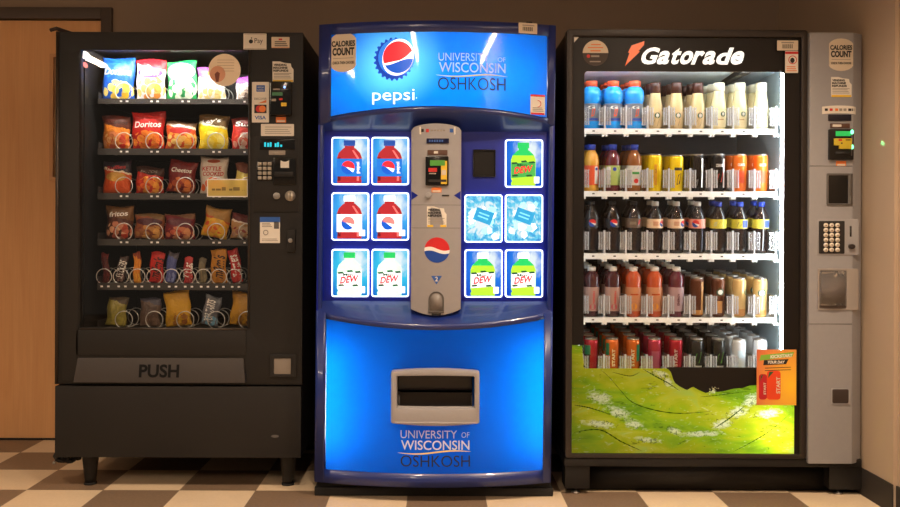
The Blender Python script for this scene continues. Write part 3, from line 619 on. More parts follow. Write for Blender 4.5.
# things on and under the machine
X0, Zt = PX(58, 29.5, .12); z = STOP + .012
b = MB(mat('dark brown cord sheath', (46, 30, 26), .6)); b.tube([(X0 - .005, .06, z), (X0 + .02, .055, z + .006), (X0 + .05, .10, z), (X0 + .10, .25, z - .003), (X0 + .14, .40, z - .004), (X0 + .12, .55, z - .004)], .008, 8)
b.v = [(v[0], v[1], max(v[2], STOP + .0005)) for v in b.v]; tag(b.build('cable'), 'dark brown cable lying on top of the snack machine at its left corner', 'cable')
b = MB(M_rubber); q = []
X0 = PX(50.5, 460, .08)[0]
for k in range(60):
    a = k * .55; q.append((X0 + .030 + .040 * cos(a) * (1 - .006 * k) + .001 * k, .10 + .03 * sin(a * .7), SBOT - .020 + .014 * sin(a)))
b.tube(q, .006, 6); cab = b.build('cable_bundle', snack)
b = MB(M_metal); b.lathe([(.006, 0), (.007, .004), (.004, .012)], (X0 + .012, .085, SBOT - .044), 10); b.build('cable_end', cab)
# ------------------------------------------------------------------ soda machine (middle)
PY = -.07; PB = .74; pcx = PX(435.2, 250, PY)[0]; HW = 118 * (PY - CAM_Y) / F_PX
px0, px1 = pcx - HW, pcx + HW
def Yb(x): return -.080 - .078 * (1 - ((x - pcx) / HW) ** 2)
soda = thing('vending_machine', 'blue backlit soda vending machine between the black snack machine and the glass-front drink machine', 'vending machine', (pcx, .3, 0), 'vending machines')
PTOP = 1.846; ZP = .055
def ptz(px, py): return PX(px, py, -.13)[1]
hz_e, hz_c = PX(330, 117, -.085)[1], PX(438, 106, -.155)[1]      # lower edge of the header panel, at its ends and middle
hx0, hx1 = PX(330, 80, -.09)[0], PX(547, 80, -.09)[0]; hzt = PX(438, 32, -.15)[1]
def hzb(x): return hz_c + (hz_e - hz_c) * ((x - pcx) / .42) ** 2
lx0_, lx1_ = PX(326, 400, -.09)[0], PX(544.5, 400, -.09)[0]; lz_e, lz_c = PX(326, 318.5, -.088)[1], PX(435, 330, -.155)[1]; lzb0 = PX(435, 474, -.155)[1]
def lzt(x): return lz_c + (lz_e - lz_c) * ((x - pcx) / .425) ** 2
# body
b = MB(M_blue)
b.box(px0 + .004, px1 - .004, .13, PB, ZP, PTOP - .012)
b.box(px0 + .002, px0 + .02, -.075, .13, ZP, PTOP - .006); b.box(px1 - .02, px1 - .002, -.075, .13, ZP, PTOP - .006)
b.build('cabinet', soda, bevel=.004)
b = MB(M_white); b.box(px0 + .021, px1 - .021, .121, .129, ZP + .02, PTOP - .02); b.build('lamp_box_lining', soda, smooth=0)
b = MB(M_rubber); b.box(px0 - .008, px1 + .004, PY, PB - .02, 0, .034); b.box(px0 + .0, px1 - .004, PY + .012, PB - .02, .034, ZP); b.build('plinth', soda, bevel=.006)
# header
fw = .030
b = MB(M_blue)
b.slab(px0, hx0, lambda x: hzb(x) - fw * .7, PTOP, Yb, -.02, 4); b.slab(hx1, px1, lambda x: hzb(x) - fw * .7, PTOP, Yb, -.02, 4)
b.slab(hx0, hx1, hzt, PTOP, Yb, .12, 28); b.slab(hx0, hx1, lambda x: hzb(x) - fw * .7, hzb, Yb, lambda x: .1, 28)
b.build('header_frame', soda, smooth=50)
mbz = PX(438, 131.5, -.045)[1]; mbl = PX(438, 301, -.045)[1]
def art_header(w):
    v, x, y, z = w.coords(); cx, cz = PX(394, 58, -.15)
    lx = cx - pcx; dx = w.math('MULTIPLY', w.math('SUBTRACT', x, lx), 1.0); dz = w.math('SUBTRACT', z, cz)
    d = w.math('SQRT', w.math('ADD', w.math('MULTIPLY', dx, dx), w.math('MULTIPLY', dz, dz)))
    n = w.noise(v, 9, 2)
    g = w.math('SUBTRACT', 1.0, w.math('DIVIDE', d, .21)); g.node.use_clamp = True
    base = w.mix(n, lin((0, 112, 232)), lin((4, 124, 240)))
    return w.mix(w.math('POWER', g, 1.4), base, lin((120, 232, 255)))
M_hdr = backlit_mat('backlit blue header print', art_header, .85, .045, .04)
M_lwr = backlit_mat('backlit blue front print', (0, 104, 222), .9, .012, .2)
def curved_panel(name, x0, x1, zb, zt, m, hole=None, off=.004, nx=40, nz=24):
    b = MB(m); vs = []; fs = []
    xs = [x0 + (x1 - x0) * i / nx for i in range(nx + 1)]
    for j in range(nz + 1):
        for x in xs:
            a, c = (zb(x) if callable(zb) else zb), (zt(x) if callable(zt) else zt); vs.append((x, Yb(x) + off, a + (c - a) * j / nz))
    for j in range(nz):
        for i in range(nx):
            k = j * (nx + 1) + i; q = (k, k + 1, k + nx + 2, k + nx + 1)
            c = [sum(vs[t][a] for t in q) / 4 for a in (0, 2)]
            if hole and hole[0] < c[0] < hole[1] and hole[2] < c[1] < hole[3]: continue
            fs.append(q)
    b.add(vs, fs); return b.build(name, soda, smooth=60)
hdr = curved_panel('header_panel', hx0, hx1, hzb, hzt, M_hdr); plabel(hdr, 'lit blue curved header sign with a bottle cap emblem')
# soffit and sill that lead back to the button panel
b = MB(M_blue); n = 28; vs = []
for i in range(n + 1):
    x = px0 + .003 + (px1 - px0 - .006) * i / n; vs += [(x, Yb(x) + .002, hzb(x) - fw * .7), (x, -.046, mbz)]
b.add(vs, [(2 * i, 2 * i + 1, 2 * i + 3, 2 * i + 2) for i in range(n)]); b.build('soffit', soda, smooth=60)
b = MB(M_navy); b.box(px0 + .004, px1 - .004, -.045, .02, mbl - .02, mbz + .02); b.build('button_panel', soda, bevel=.002)
b = MB(M_blue); vs = []
for i in range(n + 1):
    x = px0 + .003 + (px1 - px0 - .006) * i / n; vs += [(x, -.046, mbl), (x, Yb(x) + .002, lzt(x) + fw * .75)]
b.add(vs, [(2 * i, 2 * i + 1, 2 * i + 3, 2 * i + 2) for i in range(n)]); b.build('sill', soda, smooth=60)
for z0, z1 in ((mbl, mbz),):
    [MB(M_navy).box(xa, xa + .006, -.078, -.02, z0 - .06, z1 + .06).build('side_trim', soda, bevel=.002) for xa in (px0, px1 - .006)]
# lower front
b = MB(M_blue)
b.slab(px0, lx0_, ZP + .004, lambda x: lzt(x) + fw * .75, Yb, -.02, 4); b.slab(lx1_, px1, ZP + .004, lambda x: lzt(x) + fw * .75, Yb, -.02, 4)
b.slab(lx0_, lx1_, ZP + .004, lzb0, Yb, .12, 28); b.slab(lx0_, lx1_, lzt, lambda x: lzt(x) + fw * .75, Yb, lambda x: .1, 28)
b.build('front_frame', soda, smooth=50)
PR = RECT(391, 369, 479.5, 425, -.17); hole = RECT(396, 374, 474, 420, -.17)
low = curved_panel('front_panel', lx0_, lx1_, lzb0, lzt, M_lwr, hole, nx=60, nz=40); plabel(low, 'lit blue curved front panel, brighter towards both sides')
# lamps inside
b = MB(M_tubeh := lamp_mat('header lamp tube', MACHINE_COL, 26)); b.tube([(pcx - .37, .03, 1.60), (pcx + .37, .03, 1.64)], .013, 10); b.build('lamp_tube', soda)
for sx in (-1, 1):
    b = MB(lamp_mat('front lamp tube', MACHINE_COL, 27)); b.tube([(pcx + sx * .38, -.005, .17), (pcx + sx * .38, -.005, .61)], .012, 10); b.build('lamp_tube', soda)
# delivery port
b = MB(M_col); Yp = -.185
def arch(R, bow, n=12, r=.012):
    x0, x1, z0, z1 = R; cx = (x0 + x1) / 2; P = []
    for i in range(n + 1): x = x0 + (x1 - x0) * i / n; P.append((x, z0 - bow * (1 - ((x - cx) / ((x1 - x0) / 2)) ** 2)))
    for i in range(n + 1): x = x1 - (x1 - x0) * i / n; P.append((x, z1 + bow * (1 - ((x - cx) / ((x1 - x0) / 2)) ** 2)))
    return P
outer = arch((PR[0], PR[1], PR[2] + .008, PR[3] - .008), .010); I = RECT(397, 376, 474.5, 408, -.17); inner = arch(I, .002)
b.ring(outer, inner, Yp, -.10); port = b.build('delivery_port', soda, bevel=.008)
b = MB(M_col); x0, x1 = I[0], I[1]; b.add([(x0 - .008, Yp - .002, PR[2] + .010), (x1 + .008, Yp - .002, PR[2] + .010), (x1, Yp + .02, I[2] + .004), (x0, Yp + .02, I[2] + .004)], [(0, 1, 2, 3)]); b.build('lower_lip', port)
b = MB(M_blackgloss); x0, x1, z0, z1 = I
b.add([(x0, -.12, z0 - .004), (x1, -.12, z0 - .004), (x1, -.12, z1 + .004), (x0, -.12, z1 + .004), (x0, -.02, z0 - .004), (x1, -.02, z0 - .004), (x1, -.02, z1 + .004), (x0, -.02, z1 + .004)], [(0, 1, 5, 4), (1, 2, 6, 5), (2, 3, 7, 6), (3, 0, 4, 7), (4, 5, 6, 7)])
zm = z0 + (z1 - z0) * .42
b.use(M_blackprint); b.box(x0 + .002, x1 - .002, -.125, -.12, z0 - .002, zm); b.use(mat('smoked flap', (34, 30, 32), .2)); b.box(x0 + .002, x1 - .002, -.075, -.07, zm, z1 + .002)
b.build('port_cavity', port, smooth=0)
for sx in (x0 + .006, x1 - .006):
    b = MB(M_greydk); b.tube([(sx, -.135, z0 + .006), (sx, -.135, z0 + .03), (sx, -.11, z0 + .05)], .004, 8); b.build('hinge', port)
# the machine stands a touch out of plumb
for o in soda.children:
    if o.name.split('.')[0] in ('cabinet', 'header_frame', 'soffit', 'button_panel', 'sill', 'side_trim', 'front_frame', 'lamp_box_lining'):
        for v in o.data.vertices: v.co.x += .0075 * (v.co.z - 1.0)
# the signs
def on(off): return lambda x, z=0: Yb(x) + .004 - off
M_txw = mat('pale sign ink', (206, 214, 232), .5); M_txd = mat('dark navy sign ink', (14, 24, 50), .5); M_txy = mat('pale yellow sign ink', (232, 214, 120), .5)
def college(parent, rows, sw, Y):
    b = MB(M_txw)
    for st, R_, m, bold in rows:
        R = RECT(*R_, Y); b.use(m); b.text(st, (R[0] + R[1]) / 2, (R[2] + R[3]) / 2, R[1] - R[0], R[3] - R[2], on(.0022), bold=bold)
    b.use(M_txy); x0, z0 = PX(sw[0], sw[1], Y); x1, z1 = PX(sw[2], sw[3], Y); n = 24; vs = []
    for i in range(n + 1):
        t = i / n; x = x0 + (x1 - x0) * t; z = z0 + (z1 - z0) * t + .005 * sin(2 * pi * t) * -1; h = .0028 * sin(pi * t) ** .6 + .0002
        vs += [(x, on(.0022)(x), z - h), (x, on(.0022)(x), z + h)]
    b.add(vs, [(2 * i, 2 * i + 2, 2 * i + 3, 2 * i + 1) for i in range(n)]); return b.build('lettering', parent, smooth=0)
college(hdr, [('UNIVERSITY', (438.5, 53, 489, 61), M_txw, 0), ('OF', (498, 56.5, 506, 61.2), M_txw, 0), ('WISCONSIN', (439, 62.5, 506, 72.5), M_txw, .008), ('OSHKOSH', (438, 77.5, 506, 90), M_txd, .0)], (436, 75, 508, 76), -.15)
college(low, [('UNIVERSITY', (400.5, 430.5, 457, 438.5), M_txw, 0), ('OF', (461.5, 432.5, 469.5, 438), M_txw, 0), ('WISCONSIN', (401, 440.5, 469.5, 450), M_txw, .008), ('OSHKOSH', (400.5, 455.5, 470, 467), M_txd, .0)], (397.5, 453, 471, 452), -.155)
E_w = lit_print('backlit white', (244, 248, 255), .95); E_r = lit_print('backlit red', (236, 40, 52), .9); E_b = lit_print('backlit blue', (16, 84, 196), .9); E_db = lit_print('backlit dark blue', (10, 60, 170), .8)
R = RECT(372, 89, 414.5, 104, -.15); b = MB(E_w); b.text('pepsi', (R[0] + R[1]) / 2, (R[2] + R[3]) / 2, R[1] - R[0], R[3] - R[2], on(.0022), bold=.0)
x, z = PX(416.5, 98, -.15); b.flat(circ(x, z, .0018, 8), on(.0022)); b.build('lettering', hdr, smooth=0)
def globe(b, cx, cz, r, rot, y, mats, c1, c2, sx=1.0):
    "disc split by two curves into three bands"
    n = 28; ca, sa = cos(rot), sin(rot)
    def tr(u, w): u *= sx; return (cx + r * (u * ca - w * sa), cz + r * (u * sa + w * ca))
    def emit(lo, hi, m):
        b.use(m); vs = []
        for i in range(n + 1):
            u = -cos(pi * i / n); e = sqrt(max(0, 1 - u * u)); A, B_ = max(-e, min(e, lo(u, e))), max(-e, min(e, hi(u, e)))
            for q in (A, max(A, B_)): X, Z = tr(u, q); vs.append((X, y(X), Z))
        b.add(vs, [(2 * i, 2 * i + 2, 2 * i + 3, 2 * i + 1) for i in range(n)])
    emit(lambda u, e: c1(u), lambda u, e: e, mats[0]); emit(lambda u, e: c2(u), lambda u, e: c1(u), mats[1]); emit(lambda u, e: -e, lambda u, e: c2(u), mats[2])
cx, cz = PX(396, 57.5, -.155); s = (-.155 - CAM_Y) / F_PX; b = MB(E_db); P = []
for i in range(96):
    a = 2 * pi * i / 96; k = 21.2 + 1.1 * (1 if (i // 2) % 2 else -1); P.append((cx - 2.2 * s + k * s * .92 * cos(a), cz - 1.2 * s + k * s * .98 * sin(a)))
b.flat(P, on(.0018)); b.use(lit_print('backlit mid blue', (40, 120, 220), .9)); b.flat([(cx + .55 * s + (x - cx) * .90, cz + .5 * s + (z - cz) * .90) for x, z in circ(cx, cz, 20.6 * s, 40)], on(.0024))
b.use(E_w); P = [(cx + 2 * s + 17.6 * s * (.88 * cos(a) * cos(.35) - sin(a) * sin(-.35) * 1.06), cz + .6 * s + 17.6 * s * (1.06 * sin(a) * cos(.35) + .88 * cos(a) * sin(-.35))) for a in [2 * pi * i / 48 for i in range(48)]]
b.flat(P, on(.003)); globe(b, cx + 2 * s, cz + .6 * s, 16 * s, -.12, on(.0036), (E_r, E_w, E_b), lambda u: -.22 + .30 * u + .62 * max(0, u) ** 2, lambda u: -.30 + .16 * u + .16 * sin(2.2 * u), .95)
b.build('bottle_cap_emblem', hdr, smooth=0)
# stickers
calories(soda, RECT(330.5, 33, 356.5, 72.5, -.10), lambda x: Yb(x) + .0035)
sticker(soda, 'warning_sticker', RECT(530, 95, 545, 115, -.09), lambda x: Yb(x) + .0035, M_paper, [], [(.0, 1, .90, 1, M_red), (.04, .96, .0, .10, M_red)] + lines(.15, .9, (.16, .24, .32), .04, M_inkgrey), extra=lambda bb, g: (bb.use(M_red), bb.ring(circ(PX(537.5, 104, -.09)[0], PX(537.5, 104, -.09)[1], .014, 20), circ(PX(537.5, 104, -.09)[0], PX(537.5, 104, -.09)[1], .0115, 20), g(.4), g(.4) + .0002)))
sticker(soda, 'barcode_sticker', RECT(518, 24, 537, 34.5, -.10), lambda x: Yb(x) - .0045, M_cream, [], [(.22 + .055 * i, .245 + .055 * i + .012 * (i % 2), .25, .62, M_ink) for i in range(10)] + [(.2, .85, .72, .82, M_inkgrey)])
X, Z = PX(529.5, 20, .0); b = MB(M_rubber); b.add([(X - .019, .0, PTOP - .007), (X + .019, .0, PTOP - .007), (X + .019, .05, PTOP - .007), (X - .019, .05, PTOP - .007), (X - .012, .008, PTOP + .036), (X + .012, .008, PTOP + .036), (X + .012, .042, PTOP + .036), (X - .012, .042, PTOP + .036)], [(3, 2, 1, 0), (4, 5, 6, 7), (0, 1, 5, 4), (1, 2, 6, 5), (2, 3, 7, 6), (3, 0, 4, 7)]); b.build('top_latch', soda, bevel=.003)
# central column
CYf = -.118
def Yc(x): return CYf - .012 * (1 - (x / .1) ** 2)
cR = RECT(411, 130.5, 461, 309, CYf); ccx = (cR[0] + cR[1]) / 2; chw = (cR[1] - cR[0]) / 2
def cYf(x): return CYf - .012 * (1 - ((x - ccx) / chw) ** 2)
b = MB(M_col); b.slab(cR[0], cR[1], lambda x: cR[2] - .024 * (1 - ((x - ccx) / chw) ** 2), lambda x: cR[3] + .026 * sqrt(max(0, 1 - ((x - ccx) / chw) ** 2)), cYf, -.04, 24)
colm = b.build('control_column', soda, bevel=.002, smooth=40)
def cpanel(name, p, m, dy=.004, r=.002, parent=None, bev=.001):
    R = RECT(*p, CYf - .01); b = MB(m); b.prism(rr(*R, r, 3), CYf - .012 - dy, CYf); return b.build(name, parent or colm, bevel=bev), R
b = MB(M_greydk); z = PX(436, 205, CYf)[1]; b.slab(cR[0] + .001, cR[1] - .001, z - .0008, z + .0008, lambda x: cYf(x) - .0004, CYf, 12)
for zz in (PX(436, 228, CYf)[1],): b.slab(cR[0] + .001, cR[1] - .001, zz - .0008, zz + .0008, lambda x: cYf(x) - .0004, CYf, 12)
b.build('panel_seam', colm)
sticker(colm, 'payment_sticker', RECT(419.5, 127, 455.5, 134.5, CYf), lambda x: cYf(x), M_paper, [], [(.05, .12, .3, .7, M_ink), (.18, .26, .25, .7, M_red)] + [(.32 + .085 * i, .37 + .085 * i, .4, .6, M_inkgrey) for i in range(5)] + [(.84, .94, .25, .75, M_bluep)])
dp, R = cpanel('display', (426.5, 138.5, 449, 143.5), mat('dark blue display', (24, 28, 60), .15)); 
b = MB(lit_print('faint blue segments', (60, 90, 150), .3)); x0, x1, z0, z1 = RECT(429, 140, 444, 142, CYf - .01)
for k in range(6): b.flat(rr(x0 + k * (x1 - x0) / 6, x0 + k * (x1 - x0) / 6 + .006, z0, z1, .0003, 1), CYf - .0165)
b.build('display_segments', dp, smooth=0)
o, R = cpanel('name_plate', (427.5, 150, 447.5, 155), mat('dark bronze plate', (92, 62, 48), .4), .002)
b = MB(M_paper); q = RECT(434, 151.2, 438, 153.6, CYf - .01); b.flat(rr(*q, .001, 2), CYf - .0145); b.build('plate_mark', o, smooth=0)
vr, R = cpanel('card_reader', (425.5, 156.5, 448.5, 185.5), M_blackgloss, .010, .004)
for q, m in (((430.5, 160.5, 445, 165.5), mat('dim green lcd', (52, 96, 60))), ((441, 161, 447, 184), M_yellow), ((428.5, 168, 437, 172), M_red), ((429, 173, 436, 174.2), M_inkgrey), ((441.5, 170, 446, 175), M_cream), ((430, 160.3, 445, 165.7), mat('green lcd', (80, 150, 60), .3, emit=.12)), ((428.5, 179.5, 446.5, 182), M_ink)):
    b = MB(m); b.flat(rr(*RECT(*q, CYf - .02), .001, 1), CYf - .0226 - .0002 * len(vr.children)); b.build('reader_mark', vr, smooth=0)
sticker(colm, 'orange_label', RECT(431.5, 187.5, 441.5, 192.5, CYf - .01), CYf - .0118, M_orange, [], [(.1, .9, .1, .45, M_cream)])
X, Z = PX(428.5, 195.5, CYf - .01); b = MB(M_grey); b.prism(circ(X, Z, .011, 20), CYf - .024, CYf); b.build('coin_return_button', colm, bevel=.003)
X, Z = PX(445.5, 195.5, CYf - .01); b = MB(M_ink); b.box(X - .014, X + .014, CYf - .0130, CYf, Z - .0028, Z + .0028); b.build('coin_slot', colm)
for px_, sg in ((414.5, 1), (457.5, -1)):
    X, Z = PX(px_, 195.5, CYf); b = MB(M_navy); b.flat([(X - sg * .012, Z - .017), (X + sg * .014, Z), (X - sg * .012, Z + .017)][::sg], lambda x: cYf(x) - .0012); b.build('arrow_mark', colm, smooth=0)
refunds(colm, RECT(427, 206.5, 446.5, 227, CYf), lambda x: cYf(x) - .0002)
X, Z = PX(437, 250, CYf - .01); b = MB(M_red); D_r, D_w, D_b = mat('emblem red', (206, 40, 44), .35), mat('emblem white', (240, 236, 232), .35), mat('emblem blue', (28, 70, 160), .35)
globe(b, X, Z, 12.6 * (CYf - CAM_Y) / F_PX, 0, lambda x: cYf(x) - .0012, (D_r, D_w, D_b), lambda u: .10 - .16 * sin(2.6 * u) + .0, lambda u: -.18 - .14 * sin(2.6 * u)); plabel(b.build('round_emblem', colm, smooth=0), 'red, white and blue round emblem')
X, Z = PX(436.5, 280, CYf - .01); b = MB(M_bluep); b.flat([(X - .021, Z + .016), (X, Z - .017), (X + .021, Z + .016)], lambda x: cYf(x) - .0012); b.use(M_paper); b.text('2', X, Z + .004, .011, .018, lambda x: cYf(x) - .0018, bold=.02); b.build('triangle_mark', colm, smooth=0)
# coin cup: arched niche
R = RECT(428.5, 291.5, 444, 313, CYf - .01); P = [(R[0], R[2]), (R[1], R[2])] + [((R[0] + R[1]) / 2 + (R[1] - R[0]) / 2 * cos(a), R[3] - (R[1] - R[0]) / 2 + (R[1] - R[0]) / 2 * sin(a)) for a in [pi * i / 14 for i in range(15)]]
def shrink(P, k):
    cx = sum(p[0] for p in P) / len(P); cz = sum(p[1] for p in P) / len(P); return [(cx + (x - cx) * k, cz + (z - cz) * k) for x, z in P]
b = MB(M_greydk); b.ring(P, shrink(P, .86), CYf - .015, CYf); b.use(mat('cup inside grey', (126, 118, 112), .4)); b.prism(shrink(P, .86), CYf - .0125, CYf); b.use(M_ink); b.box(R[0] + .012, R[1] - .012, CYf - .016, CYf, R[2] - .008, R[2] - .001); b.build('coin_return_cup', colm)
# ----- selection buttons
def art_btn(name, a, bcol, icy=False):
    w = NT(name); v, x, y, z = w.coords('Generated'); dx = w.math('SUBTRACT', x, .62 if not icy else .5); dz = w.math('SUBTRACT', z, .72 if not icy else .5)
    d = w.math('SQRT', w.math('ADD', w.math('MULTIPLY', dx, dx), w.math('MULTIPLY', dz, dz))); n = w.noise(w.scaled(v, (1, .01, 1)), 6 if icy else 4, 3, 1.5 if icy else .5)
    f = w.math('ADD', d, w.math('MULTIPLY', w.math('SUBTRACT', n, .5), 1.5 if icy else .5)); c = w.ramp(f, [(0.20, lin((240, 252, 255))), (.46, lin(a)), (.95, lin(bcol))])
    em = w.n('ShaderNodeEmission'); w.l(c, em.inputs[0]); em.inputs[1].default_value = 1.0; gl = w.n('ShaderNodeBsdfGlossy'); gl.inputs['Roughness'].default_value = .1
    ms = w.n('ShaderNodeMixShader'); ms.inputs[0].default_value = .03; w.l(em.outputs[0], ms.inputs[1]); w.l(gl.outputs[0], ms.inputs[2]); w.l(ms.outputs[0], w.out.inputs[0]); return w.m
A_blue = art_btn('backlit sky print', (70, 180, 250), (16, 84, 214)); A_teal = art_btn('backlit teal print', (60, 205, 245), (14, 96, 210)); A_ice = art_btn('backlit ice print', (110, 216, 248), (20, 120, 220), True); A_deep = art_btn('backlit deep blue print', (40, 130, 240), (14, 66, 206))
E_bord = lit_print('backlit white border', (226, 242, 255), 2.0)
L = lambda n, c, e=.95: lit_print('backlit ' + n, c, e)
E_cola, E_colad, E_cap, E_green, E_lime, E_pgreen, E_darkg, E_lbl = L('cola', (158, 36, 44), .8), L('cola shade', (100, 20, 30), .7), L('blue cap', (24, 70, 160), .8), L('green', (30, 176, 90)), L('lime', (150, 208, 50)), L('pale green', (196, 246, 214)), L('dark green', (30, 80, 50), .6), L('label blue', (24, 110, 210), .85)
BOT = [(.30, 0), (.31, .06), (.28, .10), (.31, .15), (.31, .58), (.27, .68), (.16, .78), (.12, .80), (.12, .84)]
def button(px0_, py0_, px1_, py1_, kind):
    R = RECT(px0_, py0_, px1_, py1_, -.055); x0, x1, z0, z1 = R; W, H = x1 - x0, z1 - z0; cx = (x0 + x1) / 2
    b = MB(E_bord); b.prism(rr(x0, x1, z0, z1, .010, 4), -.058, -.045); bt = b.build('selection_button', soda, bevel=.002)
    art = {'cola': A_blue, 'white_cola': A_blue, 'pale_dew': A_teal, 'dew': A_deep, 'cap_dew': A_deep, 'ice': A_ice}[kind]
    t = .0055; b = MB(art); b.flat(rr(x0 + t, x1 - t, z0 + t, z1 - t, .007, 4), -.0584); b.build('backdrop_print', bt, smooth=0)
    b = MB(E_cola); y = [-.0588]
    def lay(P, m): y[0] -= .0003; b.use(m); b.flat(P, y[0])
    bx = cx - .02 * W; bz = z0 + t + .002; S = H * .92
    sil = lambda k=1.0, lo=0, hi=9: [(bx + r * S * k * .9, bz + z * S) for r, z in BOT if lo <= z <= hi] + [(bx - r * S * k * .9, bz + z * S) for r, z in reversed(BOT) if lo <= z <= hi]
    cap = lambda m: lay(rr(bx - .13 * S, bx + .13 * S, bz + .84 * S, bz + .97 * S, .003, 2), m)
    if kind in ('cola', 'white_cola'):
        lay(sil(), E_cola); lay([(bx - .27 * S, bz + .05 * S), (bx - .20 * S, bz + .05 * S), (bx - .20 * S, bz + .58 * S), (bx - .27 * S, bz + .58 * S)], E_colad); cap(E_cap if kind == 'cola' else E_w); lay([(bx + .17 * S, bz + .05 * S), (bx + .22 * S, bz + .05 * S), (bx + .22 * S, bz + .56 * S), (bx + .10 * S, bz + .74 * S), (bx + .06 * S, bz + .74 * S), (bx + .17 * S, bz + .56 * S)], L('cola glint', (226, 108, 108)))
        lay([(bx - .285 * S, bz + .15 * S), (bx + .285 * S, bz + .15 * S), (bx + .285 * S, bz + .55 * S), (bx - .285 * S, bz + .55 * S)], E_lbl if kind == 'cola' else E_w)
        y[0] -= .0004; globe(b, bx - .03 * S, bz + .35 * S, .15 * S, -.5, lambda q: y[0], (E_r if kind == 'cola' else L('pale red', (220, 120, 120)), E_w, E_b), lambda u: .02 + .3 * u, lambda u: -.14 - .15 * u)
        y[0] -= .0004
        if kind == 'cola': b.use(E_w); b.text('pepsi', bx + .20 * S, bz + .35 * S, .26 * S, .10 * S, y[0], bold=.02, rot=pi / 2)
        if kind == 'white_cola': lay(rr(x0 + .74 * W, x1 - .10 * W, bz + .06 * S, bz + .2 * S, .002, 2), E_w)
    elif kind == 'ice':
        random.seed(int(px0_))
        for k in range(16):
            a = random.uniform(0, 6.28); cx_, cz_ = cx + random.uniform(-.33, .33) * W, (z0 + z1) / 2 + random.uniform(-.38, .34) * H; r_ = random.uniform(.05, .15) * W
            lay([(cx_ + r_ * random.uniform(.6, 1.2) * cos(a + q), cz_ + r_ * random.uniform(.6, 1.2) * sin(a + q)) for q in (0, 1.2, 2.6, 3.9, 5.2)], (E_w, L('ice cyan', (150, 228, 250)), L('ice pale', (200, 240, 252)))[k % 3])
        tl = lambda u, v, c=cos(-.35), s_=sin(-.35): (cx + .02 * W + u * c - v * s_, (z0 + z1) / 2 + .008 + u * s_ + v * c)
        lay([tl(-.26 * W, -.17 * W), tl(.22 * W, -.17 * W), tl(.22 * W, .17 * W), tl(-.26 * W, .17 * W)], L('label teal', (40, 140, 196), .85))
        for k in range(2): lay([tl(-.17 * W, (-.06 + .09 * k) * W), tl(.12 * W, (-.06 + .09 * k) * W), tl(.12 * W, (-.02 + .09 * k) * W), tl(-.17 * W, (-.02 + .09 * k) * W)], L('label pale', (110, 200, 236), .85))
    else:
        body = {'pale_dew': E_pgreen, 'dew': E_lime, 'cap_dew': E_lime}[kind]
        lay(sil(), body); cap(E_w if kind == 'cap_dew' else E_green); lay(sil(1, .64, .9), E_pgreen if kind == 'pale_dew' else E_green)
        lay([(bx - .27 * S, bz + .17 * S), (bx + .27 * S, bz + .21 * S), (bx + .27 * S, bz + .54 * S), (bx - .27 * S, bz + .50 * S)], E_w if kind != 'dew' else L('label green', (60, 150, 70)))
        for u, v in ((-.24, .20), (.08, .20), (-.25, .48), (-.04, .52), (.14, .50)): lay([(bx + u * S, bz + v * S), (bx + (u + .13) * S, bz + (v + .01) * S), (bx + (u + .10) * S, bz + (v + .05) * S), (bx + (u - .02) * S, bz + (v + .04) * S)], E_darkg)
        y[0] -= .0004; b.use(E_r); b.text('DEW', bx, bz + .36 * S, .40 * S, .15 * S, y[0], bold=.03, shear=.3, rot=.12); b.use(E_darkg); b.text('Mtn', bx - .03 * S, bz + .465 * S, .22 * S, .06 * S, y[0], bold=.02)
        lay(rr(x0 + .76 * W, x1 - .10 * W, bz + .05 * S, bz + .2 * S, .002, 2), E_w)
    b.build('bottle_picture', bt, smooth=0); return bt
for ry, kd in ((137, 'cola'), (192.5, 'white_cola'), (249, 'pale_dew')):
    for rx in (331.5, 371.5): button(rx, ry, rx + 37.5, ry + 48, kd)
button(505, 139.5, 543, 187.5, 'dew')
for ry, kd in ((194.5, 'ice'), (249.5, 'cap_dew')):
    for rx in (464.5, 505): button(rx, ry, rx + 38, ry + 48, kd)
R = RECT(473, 149.5, 495.5, 177, -.05); b = MB(M_blackgloss); b.ring(rr(*R, .003, 2), rr(R[0] + .004, R[1] - .004, R[2] + .004, R[3] - .004, .002, 2), -.052, -.045); b.use(M_blackin); b.flat(rr(R[0] + .004, R[1] - .004, R[2] + .004, R[3] - .004, .002, 2), -.0465); plabel(b.build('blank_button', soda), 'black empty selection window')
# ------------------------------------------------------------------ glass-front drink machine (right)
GYF = -.04; GB = .72
gx0, gx1 = PX(565.5, 250, GYF)[0], PX(806, 250, GYF)[0]; hx_end = PX(862, 250, GYF)[0]
GT = PX(690, 30, GYF)[1]; GZ0 = PX(690, 458, GYF)[1]; GBASE = PX(690, 466.5, GYF)[1]
fridge = thing('vending_machine', 'black glass-front drink vending machine with a lime splash panel, beside the beige right wall', 'vending machine', ((gx0 + hx_end) / 2, .3, 0), 'vending machines')
W0, W1, WZ0, WZ1 = PX(584, 220, GYF)[0], PX(784, 220, GYF)[0], PX(684, 367.5, GYF)[1], PX(684, 71.5, GYF)[1]
ix0, ix1 = W0 - .03, PX(784, 220, GYF)[0] + .045; IZ0, IZ1 = PX(684, 384, .12)[1], WZ1 + .035; IB = .66
b = MB(M_black)
b.box(gx0 + .006, ix0 - .012, GYF + .05, GB, GBASE, GT - .006); b.box(ix1 + .012, hx_end - .004, GYF + .05, GB, GBASE, GT - .012); b.box(ix0 - .012, ix1 + .012, GYF + .05, GB, IZ1 + .012, GT - .006); b.box(ix0 - .012, ix1 + .012, GYF + .2, GB, GBASE, IZ0 - .012); b.box(ix0 - .012, ix1 + .012, IB + .02, GB, IZ0 - .012, IZ1 + .012)
b.build('cabinet', fridge, smooth=0)
